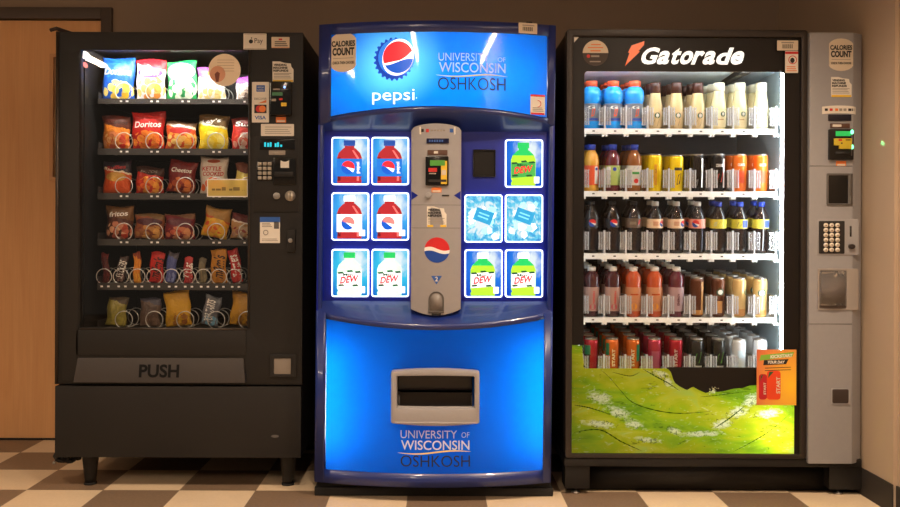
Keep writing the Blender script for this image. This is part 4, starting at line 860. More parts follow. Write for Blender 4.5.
M_liner = mat('white cooler liner', (150, 166, 172), .4); M_duct = mat('grey cooler back', (52, 51, 50), .5)
b = MB(M_liner); b.box(ix0 - .012, ix0, GYF + .05, IB, IZ0, IZ1); b.box(ix1, ix1 + .012, GYF + .05, IB, IZ0, IZ1); b.box(ix0 - .012, ix1 + .012, GYF + .05, IB + .02, IZ1, IZ1 + .012); b.box(ix0 - .012, ix1 + .012, GYF + .135, IB + .02, IZ0 - .012, IZ0)
b.build('inner_liner', fridge, smooth=0)
b = MB(M_duct); b.box(ix0, ix1, IB, IB + .015, IZ0, IZ1); b.build('back_duct', fridge, smooth=0)
b = MB(mat('brightened ceiling plate', (214, 232, 240), .45)); ya_, yb_ = GYF + .10, .52; b.add([(x, y_, z) for x, y_, z in ((ix0, ya_, IZ1 - .004), (1.234, ya_, IZ1 - .004), (1.234, yb_, IZ1 - .030), (ix0, yb_, IZ1 - .030), (ix0, ya_, IZ1), (1.234, ya_, IZ1), (1.234, yb_, IZ1), (ix0, yb_, IZ1))], [(3, 2, 1, 0), (4, 5, 6, 7), (0, 1, 5, 4), (1, 2, 6, 5), (2, 3, 7, 6), (3, 0, 4, 7)]); b.build('ceiling_plate', fridge, smooth=0)  # added plate, sloped and paled so the cooler ceiling looks lit
b = MB(M_blackin); b.box(1.236, 1.272, .03, .36, IZ1 - .028, IZ1); b.build('light_bracket', fridge, bevel=.002)
# door
b = MB(mat('black anodised door frame', (46, 39, 35), .38, metal=.25)); fwd = .026
b.ring(rr(gx0, gx1, GZ0, GT, .012, 4), rr(gx0 + fwd, gx1 - fwd, GZ0 + .018, GT - .03, .006, 4), GYF - .012, GYF + .05); b.build('door_frame', fridge, bevel=.006)
M_bp = M_blackprint
px = (gx0 + fwd - .002, gx1 - fwd + .002, GZ0 + .016, GT - .028); win = rr(W0, W1, WZ0, WZ1, .012, 5); out = rr(*px, .006, 5)
b = MB(M_bp)
LZ1 = WZ0 - .004
b.box(px[0], W0, GYF + .001, GYF + .006, PX(577, 345, GYF)[1], px[3]); b.box(W1, px[1], GYF + .001, GYF + .006, PX(577, 402, GYF)[1], px[3]); b.box(W0, W1, GYF + .001, GYF + .006, WZ1, px[3])
# rounded window corners
for (cx, cz, sx, sz) in ((W0, WZ1, 1, -1), (W1, WZ1, -1, -1), (W0, WZ0, 1, 1)):
    r = .014; P = [(cx, cz)] + [(cx + sx * (r - r * cos(a)), cz + sz * (r - r * sin(a))) for a in [pi / 2 * i / 6 for i in range(7)]]
    if sx * sz < 0: P = P[::-1]
    b.flat(P[::-1], GYF + .001)
b.build('printed_border', fridge, smooth=0)
b = MB(glass_mat('clear cooler glass', refl=.35)); b.box(W0, W1, GYF + .008, GYF + .012, WZ0, WZ1); b.build('window_glass', fridge, smooth=0)
# lamp tubes behind the door frame
b = MB(M_lampv := lamp_mat('cooler lamp tube', (.90, .97, 1.0), 42)); b.tube([(ix1 - .024, GYF + .065, WZ0 + .02), (ix1 - .024, GYF + .065, IZ1 - .03)], .010, 10); b.build('lamp_tube', fridge)
b = MB(lamp_mat('cooler top lamp', (.90, .97, 1.0), 52)); b.tube([(ix0 + .04, GYF + .045, WZ1 + .014), (ix1 - .06, GYF + .045, WZ1 + .014)], .005, 10); b.build('lamp_tube', fridge)
b = MB(lamp_mat('cooler side lamp', (.90, .97, 1.0), 3.5)); b.tube([(ix0 + .018, GYF + .065, WZ0 + .04), (ix0 + .018, GYF + .065, IZ1 - .05)], .007, 10); b.build('lamp_tube', fridge)
# lime splash panel, lit from behind
def art_lime(w):
    v, x, y, z = w.coords(); cz = w.math('ADD', z, w.math('MULTIPLY', w.noise(v, 2.2, 3, .6), .42))
    slope = w.math('MULTIPLY', x, .32); wave = w.math('SINE', w.math('MULTIPLY', w.math('ADD', cz, slope), 26.0))
    n1 = w.noise(w.scaled(v, (2.0, 1, 6.5)), 2.4, 4, 1.4); n2 = w.noise(w.scaled(v, (1.6, 1, 4.2)), 5.0, 6, 1.8)
    c = w.ramp(w.math('ADD', w.math('MULTIPLY', wave, .18), n1), [(.22, lin((112, 158, 30))), (.40, lin((150, 188, 30))), (.56, lin((176, 192, 26))), (.72, lin((196, 202, 50))), (.9, lin((176, 204, 90)))])
    d = w.math('ABSOLUTE', w.math('SUBTRACT', n1, .47)); lnm = w.math('MULTIPLY', w.math('LESS_THAN', d, .010), w.math('GREATER_THAN', n2, .57)); c = w.mix(w.math('MULTIPLY', lnm, .55), c, lin((54, 84, 10)))
    blob = None
    for p, q, rx, rz in ((600, 398, 16, 9), (618, 412, 16, 8), (634, 424, 14, 7), (598, 424, 24, 5), (660, 374, 10, 5), (668, 382, 6, 6), (674, 431, 9, 5), (713, 391, 6, 4), (722, 424, 14, 7), (738, 412, 14, 8), (752, 400, 12, 9), (768, 414, 18, 6), (700, 434, 30, 4), (648, 440, 16, 4)):
        X, Z = PX(p, q, GYF); X -= fridge.location.x; s_ = (GYF - CAM_Y) / F_PX
        dx = w.math('DIVIDE', w.math('SUBTRACT', x, X), rx * s_); dz = w.math('DIVIDE', w.math('ADD', w.math('SUBTRACT', z, Z), w.math('MULTIPLY', dx, .4 * rz * s_ * (1 if p < 690 else -1))), rz * s_)
        g = w.math('SUBTRACT', 1.0, w.math('SQRT', w.math('ADD', w.math('MULTIPLY', dx, dx), w.math('MULTIPLY', dz, dz)))); g.node.use_clamp = True
        blob = g if blob is None else w.math('MAXIMUM', blob, g)
    nf = w.noise(w.scaled(v, (1, 1, 2.2)), 30, 7, 1.6); amt = w.math('MULTIPLY', w.math('SUBTRACT', w.math('ADD', nf, w.math('MULTIPLY', blob, .55)), .61), 3.4); amt.node.use_clamp = True
    c = w.mix(w.math('MULTIPLY', amt, .85), c, lin((234, 238, 206)))
    nd_ = w.math('MULTIPLY', w.math('GREATER_THAN', w.noise(v, 70, 4, 2.0), .60), w.math('GREATER_THAN', blob, .12)); c = w.mix(w.math('MULTIPLY', nd_, .7), c, lin((70, 100, 20)))
    return c
M_lime = backlit_mat('backlit lime splash print', art_lime, .8, .02, .2)
def wave_top(p):
    pts = [(572, 344), (583, 346), (583.01, 368.5), (668, 368.5), (671, 372), (674, 382), (680, 386.5), (687, 390), (693, 386.5), (699, 390), (706, 393), (712, 391), (714, 388), (716, 392), (724, 391), (734, 388.5), (742, 388), (750, 385.5), (760, 385), (796, 384)]
    for (a, ya), (c, yc) in zip(pts, pts[1:]):
        if a <= p <= c: return ya + (yc - ya) * (p - a) / (c - a)
    return pts[-1][1]
b = MB(M_lime); vs = []; fs = []; cols = [572 + i * (794.5 - 572) / 110 for i in range(111)]; NZ = 16
for p in cols:
    x, zt = PX(p, wave_top(p), GYF); zb = PX(p, 455, GYF)[1]
    for j in range(NZ + 1): vs.append((x, GYF + .002, zb + (zt - zb) * j / NZ))
for i in range(110):
    for j in range(NZ): k = i * (NZ + 1) + j; fs.append((k, k + NZ + 1, k + NZ + 2, k + 1))
b.add(vs, fs); lime = b.build('splash_panel', fridge, smooth=0); plabel(lime, 'lime green panel with splashing waves, lit from behind at its right end')
b = MB(M_bp); vs = []
for p in cols:
    x, zt = PX(p, wave_top(p), GYF)
    if 667 < p: vs += [(x, GYF + .0015, zt - .001), (x, GYF + .0015, WZ0 + .001)]
b.add(vs, [(2 * i, 2 * i + 2, 2 * i + 3, 2 * i + 1) for i in range(len(vs) // 2 - 1)]); b.build('black_band', fridge, smooth=0)
b = MB(M_bp); b.box(PX(794.3, 430, GYF)[0], px[1], GYF + .001, GYF + .006, px[2], PX(690, 402, GYF)[1]); b.build('side_border', fridge, smooth=0)
# shape: the wave's spray and dark strokes, printed
b = MB(mat('pale foam print', (226, 236, 190), .5)); random.seed(11)
def spray(cx, cy, sx, sy, n, m, lo=.4, hi=1.3):
    b.use(m)
    for k in range(n):
        p, q = random.gauss(cx, sx), random.gauss(cy, sy)
        if p < 573 or p > 793 or q > 453 or (q < wave_top(p) - 4): continue
        if 755 < p < 798 and q < 407: continue
        X, Z = PX(p, q, GYF); r = random.uniform(lo, hi) * .004; a0 = random.uniform(0, 6)
        b.flat([(X + r * random.uniform(.5, 1.4) * cos(a0 + t), Z + r * random.uniform(.4, .9) * sin(a0 + t)) for t in (0, 1.1, 2.2, 3.3, 4.4, 5.4)], GYF + .0013 - .00002 * k / max(1, n))
F1 = backlit_mat('backlit foam print', (232, 240, 196), .75, .0); F2 = backlit_mat('backlit leaf print', (62, 92, 14), .8, .0)
spray(713, 389, 2.2, 1.6, 26, F1, .3, 1.0)
def stroke(pts, w0, m):
    b.use(m); n = 40; vs = []; L_ = len(pts) - 1
    for i in range(n + 1):
        t = i / n * L_; k = min(int(t), L_ - 1); f = t - k; f = f * f * (3 - 2 * f) if False else f
        p0 = pts[max(0, k - 1)]; p1, p2 = pts[k], pts[k + 1]; p3 = pts[min(L_, k + 2)]
        cr = [.5 * (2 * p1[a] + (p2[a] - p0[a]) * f + (2 * p0[a] - 5 * p1[a] + 4 * p2[a] - p3[a]) * f * f + (3 * p1[a] - p0[a] - 3 * p2[a] + p3[a]) * f ** 3) for a in (0, 1)]
        X, Z = PX(cr[0], cr[1], GYF); h = w0 * .004 * (sin(pi * i / n) ** .7 + .05) * (1 + .5 * sin(i * 2.3)); vs += [(X, GYF + .0012, Z - h), (X, GYF + .0012, Z + h)]
    b.add(vs, [(2 * i, 2 * i + 2, 2 * i + 3, 2 * i + 1) for i in range(n)])
stroke([(600, 369), (610, 378), (622, 392), (632, 402), (650, 409), (672, 413), (692, 413), (712, 411)], .45, F2); stroke([(612, 372), (630, 376), (640, 372)], .35, F2); stroke([(574, 405), (590, 408), (612, 415)], .5, F2); stroke([(576, 432), (600, 430), (622, 442), (642, 451)], .55, F2)
stroke([(715, 428), (730, 418), (745, 406)], .7, F2); stroke([(733, 452), (752, 442), (770, 431), (790, 414)], .4, F2); stroke([(643, 369), (655, 376), (668, 383), (680, 391)], .6, F2); stroke([(700, 397), (720, 395), (750, 391)], .3, F2)
b.build('splash_print', lime, smooth=0)
b = MB(M_white); b.box(px[0], px[1], GYF + .185, GYF + .19, GZ0 + .01, IZ0 - .03); b.build('lamp_box_lining', fridge, smooth=0)
x = PX(776, 430, GYF)[0]; b = MB(lamp_mat('panel lamp tube', (1, .98, .92), 34)); b.tube([(x, GYF + .09, PX(776, 452, GYF)[1]), (x, GYF + .09, PX(776, 408, GYF)[1])], .010, 10); b.build('lamp_tube', fridge)
b = MB(lamp_mat('panel long lamp tube', (1, .98, .92), 3.6)); b.tube([(PX(590, 430, GYF)[0], GYF + .11, PX(590, 412, GYF)[1]), (x - .06, GYF + .11, PX(776, 412, GYF)[1])], .010, 10); b.build('lamp_tube', fridge)
# header: bolt and name
b = MB(lit_print('bolt orange', (226, 96, 36), .35)); q = [PX(*p, GYF) for p in ((644.5, 41), (631.5, 45.5), (628, 52.5), (629.5, 53), (625, 66), (627, 64), (640, 51.5), (638.5, 51), (644, 45))]
b.flat(q[::-1], GYF - .0004); b.build('bolt_emblem', fridge, smooth=0)
R = RECT(638, 47.5, 748, 64.5, GYF); h = R[3] - R[2]; b = MB(lit_print('backlit sign white', (238, 240, 238), .85)); x0, x1 = R[0], R[1]
sh = .38; cw = [('G', .150, 1.0), ('a', .112, .80), ('t', .085, .98), ('o', .112, .80), ('r', .092, .80), ('a', .112, .80), ('d', .125, 1.0), ('e', .118, .80)]
tot = sum(c[1] for c in cw); Wd = (x1 - x0) - sh * h; x = x0 + sh * h * .5
for ch, wd, hh in cw:
    ww = wd / tot * Wd; b.text(ch, x + ww / 2 - sh * h * (1 - hh) / 2, R[2] + h * hh / 2, ww * .93, h * hh, GYF - .0004, bold=.035, shear=sh); x += ww
b.build('lettering', fridge, smooth=0)
GS = GYF + .001
X, Z = PX(595.5, 53, GYF); r = 12.8 * (GYF - CAM_Y) / F_PX; half = [(X + r * cos(a), Z + r * sin(a)) for a in [pi * i / 20 for i in range(21)]]; half2 = [(X + r * cos(a), Z + r * sin(a)) for a in [pi + pi * i / 20 for i in range(21)]]
sticker(fridge, 'round_sticker', (X - r, X + r, Z - r, Z + r), GS, mat('dark brown sticker', (62, 50, 43), .6), shape=circ(X, Z, r, 36), extra=lambda bb, g: (bb.use(M_cream), bb.flat(half, g), bb.use(M_orange), bb.flat(rr(X - .35 * r, X + .4 * r, Z + .62 * r, Z + .70 * r, .0004, 1), lambda q: g(q) - .0002), bb.flat(rr(X - .6 * r, X + .6 * r, Z + .38 * r, Z + .46 * r, .0004, 1), lambda q: g(q) - .0002), bb.flat(rr(X - .4 * r, X + .4 * r, Z + .12 * r, Z + .22 * r, .0004, 1), lambda q: g(q) - .0002), bb.use(M_red), bb.flat(circ(X - .55 * r, Z - .25 * r, .14 * r, 12), g), bb.use(M_inkgrey), bb.flat(rr(X - .35 * r, X + .3 * r, Z - .32 * r, Z - .18 * r, .0004, 1), g), bb.flat(rr(X - .45 * r, X + .4 * r, Z - .72 * r, Z - .62 * r, .0004, 1), g)))
b = MB(M_white); q = [PX(*p, GYF) for p in ((574, 37), (574, 42.5), (579, 37))]; b.flat(q, GYF - .001); plabel(b.build('corner_mark', fridge, smooth=0), 'small white triangle in the upper corner of the door')
sticker(fridge, 'barcode_sticker', RECT(777, 40.5, 798, 50.5, GYF - .012), GYF - .0125, M_cream, [], [(.25 + .05 * i, .27 + .05 * i + .012 * (i % 2), .2, .62, M_ink) for i in range(10)] + [(.2, .8, .72, .84, M_inkgrey)])
sticker(fridge, 'warning_sticker', RECT(785, 51, 798, 73, GYF - .012), GYF - .0125, M_paper, [], [(0, 1, .86, .97, M_red)] + lines(.12, .9, (.08, .17, .26), .04, M_orange), extra=lambda bb, g: (bb.use(M_red), bb.ring(circ(PX(791.3, 60.5, GYF)[0], PX(791.3, 60.5, GYF)[1], .017, 20), circ(PX(791.3, 60.5, GYF)[0], PX(791.3, 60.5, GYF)[1], .014, 20), g(0), g(0) + .0002), bb.use(M_ink), bb.flat(circ(PX(791, 61, GYF)[0], PX(791, 61, GYF)[1], .009, 8, .011), g)))
# the orange poster
def art_poster(w):
    v, x, y, z = w.coords('Generated'); d = w.math('SQRT', w.math('ADD', w.math('POWER', w.math('SUBTRACT', x, .85), 2.0), w.math('POWER', w.math('SUBTRACT', z, .35), 2.0)))
    return w.mix(d, lin((250, 196, 44)), lin((216, 112, 74)))
w = NT('orange poster print'); w.principled(art_poster(w), .45, .4); R = RECT(756.5, 349.5, 796, 405, GYF - .012); y = GYF - .0155
b = MB(w.m); b.box(R[0], R[1], y, GYF - .0125, R[2], R[3]); poster = b.build('poster', fridge, smooth=0); plabel(poster, 'orange printed advert with two drink cans')
WW, HH = R[1] - R[0], R[3] - R[2]; uv = lambda u, v: (R[0] + u * WW, R[2] + v * HH)
b = MB(mat('poster lime', (130, 180, 60), .5)); b.flat([uv(.06, .80), uv(.90, .88), uv(.94, .96), uv(.10, .90)], y - .0004)
b.use(M_ink); b.flat([uv(.16, .72), uv(.74, .74), uv(.80, .83), uv(.18, .81)], y - .0005)
for k in range(2): b.flat([uv(.2, .66 - .045 * k), uv(.86, .68 - .045 * k), uv(.86, .69 - .045 * k), uv(.2, .672 - .045 * k)], y - .0004)
b.use(M_paper); X, Z = uv(.48, .775); b.text('YOUR DAY', X, Z, .44 * WW, .055 * HH, y - .0008, bold=.05, shear=.2); X, Z = uv(.62, .885); b.text('KICKSTART', X, Z, .56 * WW, .06 * HH, y - .0008, bold=.05, shear=.2, rot=.07)
for u0, u1, v0, v1, m in ((.05, .26, .10, .56, mat('poster red can', (186, 30, 40), .4)), (.25, .60, .10, .62, mat('poster orange can', (226, 70, 30), .4))):
    b.use(m); x0, z0 = uv(u0, v0); x1, z1 = uv(u1, v1); b.flat(rr(x0, x1, z0, z1, .012, 4), y - .0005 - .0003 * (u0 > .1)); b.use(mat('poster dark green', (50, 90, 50), .5)); b.flat([(x0 + .004, z1 - .03), (x0 + (x1 - x0) * .5, z1 - .004), (x0 + .01, z1 - .004)], y - .0011)
b.use(M_cream); X, Z = uv(.54, .36); b.text('START', X, Z, .30 * HH, .10 * WW, y - .0012, bold=.03, rot=pi / 2); X, Z = uv(.20, .30); b.text('START', X, Z, .22 * HH, .06 * WW, y - .0012, bold=.03, rot=pi / 2)
b.build('poster_print', poster, smooth=0)
# base and legs
b = MB(M_black); b.box(gx0 - .002, hx_end, GYF - .006, GB, GBASE, GZ0 - .002); b.build('base_rail', fridge, bevel=.004)
b = MB(M_black); b.box(gx0 + .02, hx_end - .03, .02, .035, .003, GBASE); b.build('kick_board', fridge)
for p0, p1 in ((565.5, 590), (830, 862)):
    x0, x1 = PX(p0, 470, GYF)[0], PX(p1, 470, GYF)[0]
    b = MB(M_black); b.box(x0, x1, GYF + .005, GYF + .10, .022, GBASE); lg = b.build('leg', fridge, bevel=.003)
    X = x0 + .045; b = MB(M_metal); b.lathe([(.018, 0), (.018, .006), (.006, .008), (.006, .024)], (X, GYF + .03, 0), 14); b.build('levelling_foot', lg)
# ---- grey control column
kx0, kx1 = gx1 + .003, hx_end; kc = PX(850, 250, GYF)[0]; KY = GYF - .022
b = MB(M_grey); b.add([(x, y_, z) for z in (GZ0 - .016, GT - .012) for x, y_ in ((kx0, KY), (kc, KY), (kx1, KY + .030), (kx1, GYF + .05), (kx0, GYF + .05))], [(4, 3, 2, 1, 0), (5, 6, 7, 8, 9), (0, 1, 6, 5), (1, 2, 7, 6), (2, 3, 8, 7), (3, 4, 9, 8), (4, 0, 5, 9)])
kol = b.build('control_column', fridge, bevel=.004)
def KR(p): return RECT(*p, KY)
def kyf(x): return KY if x < kc else KY + .030 * (x - kc) / (kx1 - kc)
for yy in (166, 324):
    z = PX(830, yy, KY)[1]; b = MB(M_greydk); b.box(kx0 + .001, kc - .002, KY - .0006, KY, z - .0012, z + .0012); b.build('panel_seam', kol)
calories(kol, KR((829, 38.5, 853, 71)), lambda x: kyf(x) - .0003); refunds(kol, KR((831, 77, 851.5, 97)), lambda x: kyf(x) - .0003)
R = KR((822, 105.5, 856.5, 113.5)); b = MB(M_paper); n = 12; vs = []
for i in range(n + 1):
    x = R[0] + (R[1] - R[0]) * i / n; t = (i / n - .5) * 2; vs += [(x, kyf(x) - .001, R[2] - .004 * (t * t - 1) - .003), (x, kyf(x) - .001, R[3] - .005 * t * t)]
b.add(vs, [(2 * i, 2 * i + 2, 2 * i + 3, 2 * i + 1) for i in range(n)])
for k, (u, m) in enumerate(((.12, M_ink), (.26, M_red), (.42, M_orange), (.54, M_inkgrey), (.66, M_inkgrey), (.80, M_ink), (.9, M_greydk))):
    b.use(m); x = R[0] + u * (R[1] - R[0]); z = (R[2] + R[3]) / 2 - .001; b.flat(rr(x - .006, x + .006, z - .005, z + .005, .001, 2), lambda q: kyf(q) - .0016)
b.build('payment_sign', kol, smooth=0)
def kp(name, p, m, dy=.004, r=.002, parent=None, bev=.001):
    R = KR(p); b = MB(m); b.prism(rr(*R, r, 3), KY - dy, KY + .006); return b.build(name, parent or kol, bevel=bev)
kp('display', (828, 114.5, 851, 121), mat('dark violet display', (30, 28, 42), .2)); o = kp('name_plate', (830, 123.5, 849.5, 128), mat('dark bronze plate', (92, 62, 48), .4)); b = MB(M_paper); b.flat(rr(*KR((832, 124.5, 841, 127)), .002, 2), KY - .0046); b.build('plate_mark', o, smooth=0)
kr = kp('card_reader', (828, 129.5, 852, 160), M_blackgloss, .014, .003)
b = MB(lit_print('bright green lcd', (40, 180, 90), .5)); b.flat(rr(*KR((834, 131.5, 849, 136.5)), .001, 1), KY - .0146); b.build('display', kr, smooth=0)
b = MB(mat('yellow card reader face', (206, 180, 50), .4)); q = [PX(*p, KY - .014) for p in ((833.5, 138.5), (833.5, 145.5), (838.5, 145.5), (838.5, 149), (851, 149), (851, 138.5))]; b.prism(q, KY - .022, KY - .014); yf = b.build('reader_face', kr, bevel=.001)
b = MB(M_red); b.flat(rr(*KR((836, 139.5, 839.5, 141.5)), .0005, 1), KY - .0226); b.use(M_ink); b.flat(rr(*KR((843, 140, 848, 141)), .0005, 1), KY - .0226); b.flat(rr(*KR((838.5, 143, 840, 144.5)), .0005, 1), KY - .0226); b.build('reader_mark', yf, smooth=0)
b = MB(M_ink); b.box(*KR((834, 152, 849, 155))[:2], KY - .018, KY - .012, *KR((834, 152, 849, 155))[2:]); b.build('card_slot', kr)
x, za = PX(851.7, 132, KY - .016); zb = PX(851.7, 148, KY - .016)[1]; Mg = lamp_mat('green guide light', (.18, 1, .45), 3.5)
b = MB(M_greydk); b.tube([(x, KY - .014, za + .012), (x + .002, KY - .016, (za + zb) / 2), (x, KY - .014, zb - .03)], .0025, 6); gd = b.build('light_guide', kr)
for zz in (za, zb + .004):
    b = MB(Mg); b.prism(circ(x + .001, zz, .005, 12, .009), KY - .020, KY - .014); plabel(b.build('indicator', gd), 'green indicator light')
sticker(kol, 'orange_label', KR((836, 161, 846, 166)), KY, M_orange, [], [(.1, .9, .05, .4, M_cream)])
sf = kp('screen', (827, 174, 849, 204.5), M_blackgloss, .004, .003); b = MB(M_greydk); b.ring(rr(*KR((826.5, 173.5, 852, 205)), .003, 2), rr(*KR((828, 175.5, 847.5, 203.5)), .002, 2), KY - .006, KY + .004); b.build('screen_frame', sf)
pn = kp('selection_panel', (817.5, 219, 858.5, 255), mat('silver grey inset', (154, 151, 152), .4), .003, .006)
kd = kp('keypad', (818.5, 221, 844, 253.5), M_ink, .006, .003, kol)
for r_ in range(6):
    for c_ in range(3):
        X, Z = PX(825 + c_ * 5.8, 225.3 + r_ * 4.9, KY); b = MB(mat('ivory key', (226, 214, 196), .4)); b.prism(circ(X, Z, .0088, 14), KY - .010, KY - .006)
        b.use(M_ink); b.flat(rr(X - .0035, X + .0035, Z - .0012, Z + .0012, .0005, 1), KY - .0104); b.build('key', kd)
R = KR((849.4, 226, 851, 236.5)); b = MB(M_ink); b.box(R[0], R[1], KY - .0045, KY, R[2], R[3]); b.build('coin_slot', pn)
X, Z = PX(850.8, 246.5, KY); b = MB(mat('dark return knob', (44, 34, 30), .4)); b.prism(circ(X, Z, .012, 20, .010), KY - .016, KY); b.build('coin_return_knob', pn, bevel=.003)
# delivery pocket, a clear flap in a grey recess
R = KR((817.5, 268.5, 858, 310)); b = MB(mat('pocket grey', (150, 141, 134), .45)); b.ring(rr(R[0], R[1], R[2], R[3], .004, 3), rr(*KR((819, 270.5, 846, 308.5)), .004, 3), KY - .005, KY + .002); pk = b.build('delivery_pocket', kol, bevel=.001)
b = MB(mat('pocket inside', (112, 98, 92), .3)); q = KR((819, 270.5, 846, 308.5)); b.flat(rr(*q, .004, 3), KY - .0008); b.use(mat('pocket floor', (88, 76, 70), .4)); b.box(q[0], q[1], KY - .004, KY, q[2], q[2] + .012); b.build('pocket_back', pk, smooth=0)
b = MB(glass_mat('clear flap plastic', (.92, .9, .88, 1), .06, .05)); b.slab(q[0] + .002, q[1] - .002, q[2] + .012, q[3] - .002, lambda x: KY - .006 - .014 * sin(pi * (x - q[0]) / (q[1] - q[0])), KY - .002, 12); b.build('clear_flap', pk)
R = KR((831, 388.5, 849, 403.5)); b = MB(mat('silver grey inset', (154, 151, 152), .4)); b.ring(rr(R[0], R[1] + .004, R[2] - .003, R[3], .004, 3), rr(R[0] + .004, R[1] - .004, R[2] + .003, R[3] - .003, .006, 3), KY - .005, KY + .002); cc = b.build('coin_return_cup', kol, bevel=.001)
b = MB(mat('dark cup flap', (56, 46, 42), .4)); b.prism(rr(R[0] + .003, R[1] - .004, R[2] + .002, R[3] - .002, .006, 3), KY - .007, KY - .001); b.build('cup_flap', cc, bevel=.002)
# green glow of the status light on the wall comes from a narrow lamp in the reader
ld = bpy.data.lights.new('reader_guide_lamp', 'SPOT'); ld.energy = 4.0; ld.color = (.15, 1, .35); ld.spot_size = radians(9); ld.spot_blend = .8; ld.shadow_soft_size = .002
lo = bpy.data.objects.new('reader_guide_lamp', ld); COL.objects.link(lo); src = Vector((x + .012, KY - .03, za)); dst = Vector((RIGHT_X, -.18, PX(877, 143, -.18)[1])); lo.location = src - fridge.location; lo.rotation_euler = (dst - src).to_track_quat('-Z', 'Y').to_euler(); lo.parent = fridge
# ---- shelves, dividers and drinks
SHF = .10; SLOPE = .075; PITCH = .0875
shelf_px = [(128.6, 134.2), (191.2, 196.8), (253.4, 259.4), (317.4, 322.6), (377.5, 383)]
M_shelf = mat('white shelf plastic', (232, 234, 232), .4); M_clear = glass_mat('clear divider plastic', (.95, .97, .99, 1), .16, .06, 3.0)
SHZ = []; nx0, nx1 = ix0 + .008, PX(777, 200, SHF)[0]
cx0 = PX(591.6, 200, .145)[0]; cstep = (PX(761, 200, .145)[0] - cx0) / 8; colx = [cx0 + cstep * k for k in range(9)]
M_rib = glass_mat('divider rib highlight', (.93, .95, .98, 1), .46, .1, 3.5)  # white mixed into ribs and clear plastic stands in for bright reflections
def divider_mesh():
    b = MB(M_clear); b.box(-.0010, .0010, .004, .10, .004, .098)
    for s in (-1, 1):
        for k in range(7):
            w_ = .0255 if k % 2 == 0 else .0225
            b.box(s * .0012 if s > 0 else -w_, w_ if s > 0 else -.0012, .0, .0022, .020 + .0105 * k, .0305 + .0105 * k)
        b.use(M_rib)
        for q, wq in ((.0105, .0012), (.0205, .0024)): b.box(min(s * q, s * (q + wq)), max(s * q, s * (q + wq)), -.0035, .0, .020, .0935)
        b.use(M_clear)
    b.use(M_rib); b.box(-.0035, .0035, -.004, .001, .0, .10)
    return b
for i, (ya, yb) in enumerate(shelf_px):
    zt, zb = PX(684, ya, SHF)[1], PX(684, yb, SHF)[1]; SHZ.append(zt)
    b = MB(M_shelf); d = IB - .02 - SHF
    b.add([(x, y_, z + SLOPE * (y_ - SHF)) for z in (zt - .012, zt - .006) for x, y_ in ((nx0, SHF + .004), (nx1, SHF + .004), (nx1, IB - .02), (nx0, IB - .02))], [(3, 2, 1, 0), (4, 5, 6, 7), (0, 1, 5, 4), (1, 2, 6, 5), (2, 3, 7, 6), (3, 0, 4, 7)])
    b.box(nx0, nx1, SHF - .003, SHF + .004, zb, zt - .001)
    sh = b.build('shelf', fridge, smooth=0)
    for k in range(9):
        if i < 4:
            b = MB(M_ink); x = colx[k]; b.box(x - .006, x + .004, SHF - .0036, SHF - .003, (zt + zb) / 2 - .0025, (zt + zb) / 2 + .0025); b.build('price_tag', sh, smooth=0)
    for k in range(10):
        x = colx[0] - cstep / 2 + cstep * k + .002
        if x < nx0 + .02: continue
        b = divider_mesh(); b.v = [(v[0] + x, v[1] + SHF + .0045, v[2] + zt - .006) for v in b.v]; b.build('bottle_divider', sh, smooth=0)
        if i < 4:
            b = MB(M_shelf); b.box(x - .010, x - .003, SHF - .002, SHF + .02, zb - .010, zb + .001); b.box(x + .003, x + .010, SHF - .002, SHF + .02, zb - .010, zb + .001); b.box(x - .003, x + .003, SHF - .001, SHF + .02, zb - .006, zb + .001); b.build('shelf_clip', sh, smooth=0)
I_w2 = mat('label white', (240, 238, 230), .4)
def liquid(name, c, rough=.08, tr=0.0, ss=0): return mat('drink ' + name, c, rough, coat=.5, trans=tr)
def bottle(desc_kind, H, R_, prof, body, cap, cap_r, cap_h, label=None, lz=None, marks=None, cat='bottle', name='drink_bottle'):
    "prof: (r,z) in units of R_ and H"
    H = (H - cap_h) / prof[-1][1]; t = thing(name, 'x', cat, (0, 0, -5)); t['_o'] = (0, 0, 0)
    b = MB(body); b.lathe([(r * R_, z * H) for r, z in prof], seg=22); b.build('body', t, smooth=50)
    b = MB(cap); z0 = prof[-1][1] * H; b.lathe([(cap_r, z0 - .001), (cap_r, z0 + cap_h * .92), (cap_r * .9, z0 + cap_h)], seg=20); b.build('cap', t, smooth=40)
    if label:
        def rad(z):
            z /= H
            for (r0, a), (r1, c) in zip(prof, prof[1:]):
                if a <= z <= c: return (r0 + (r1 - r0) * (z - a) / max(1e-6, c - a)) * R_
            return R_
        b = MB(label); za, zb = lz[0] * H, lz[1] * H; b.lathe([(rad(za + (zb - za) * q / 6) + .0007, za + (zb - za) * q / 6) for q in range(7)], seg=26, close=False); lb = b.build('label', t, smooth=50)
        if marks: wrap_marks(lb, marks, lambda z: rad(z) + .0012, za, zb)
    return t
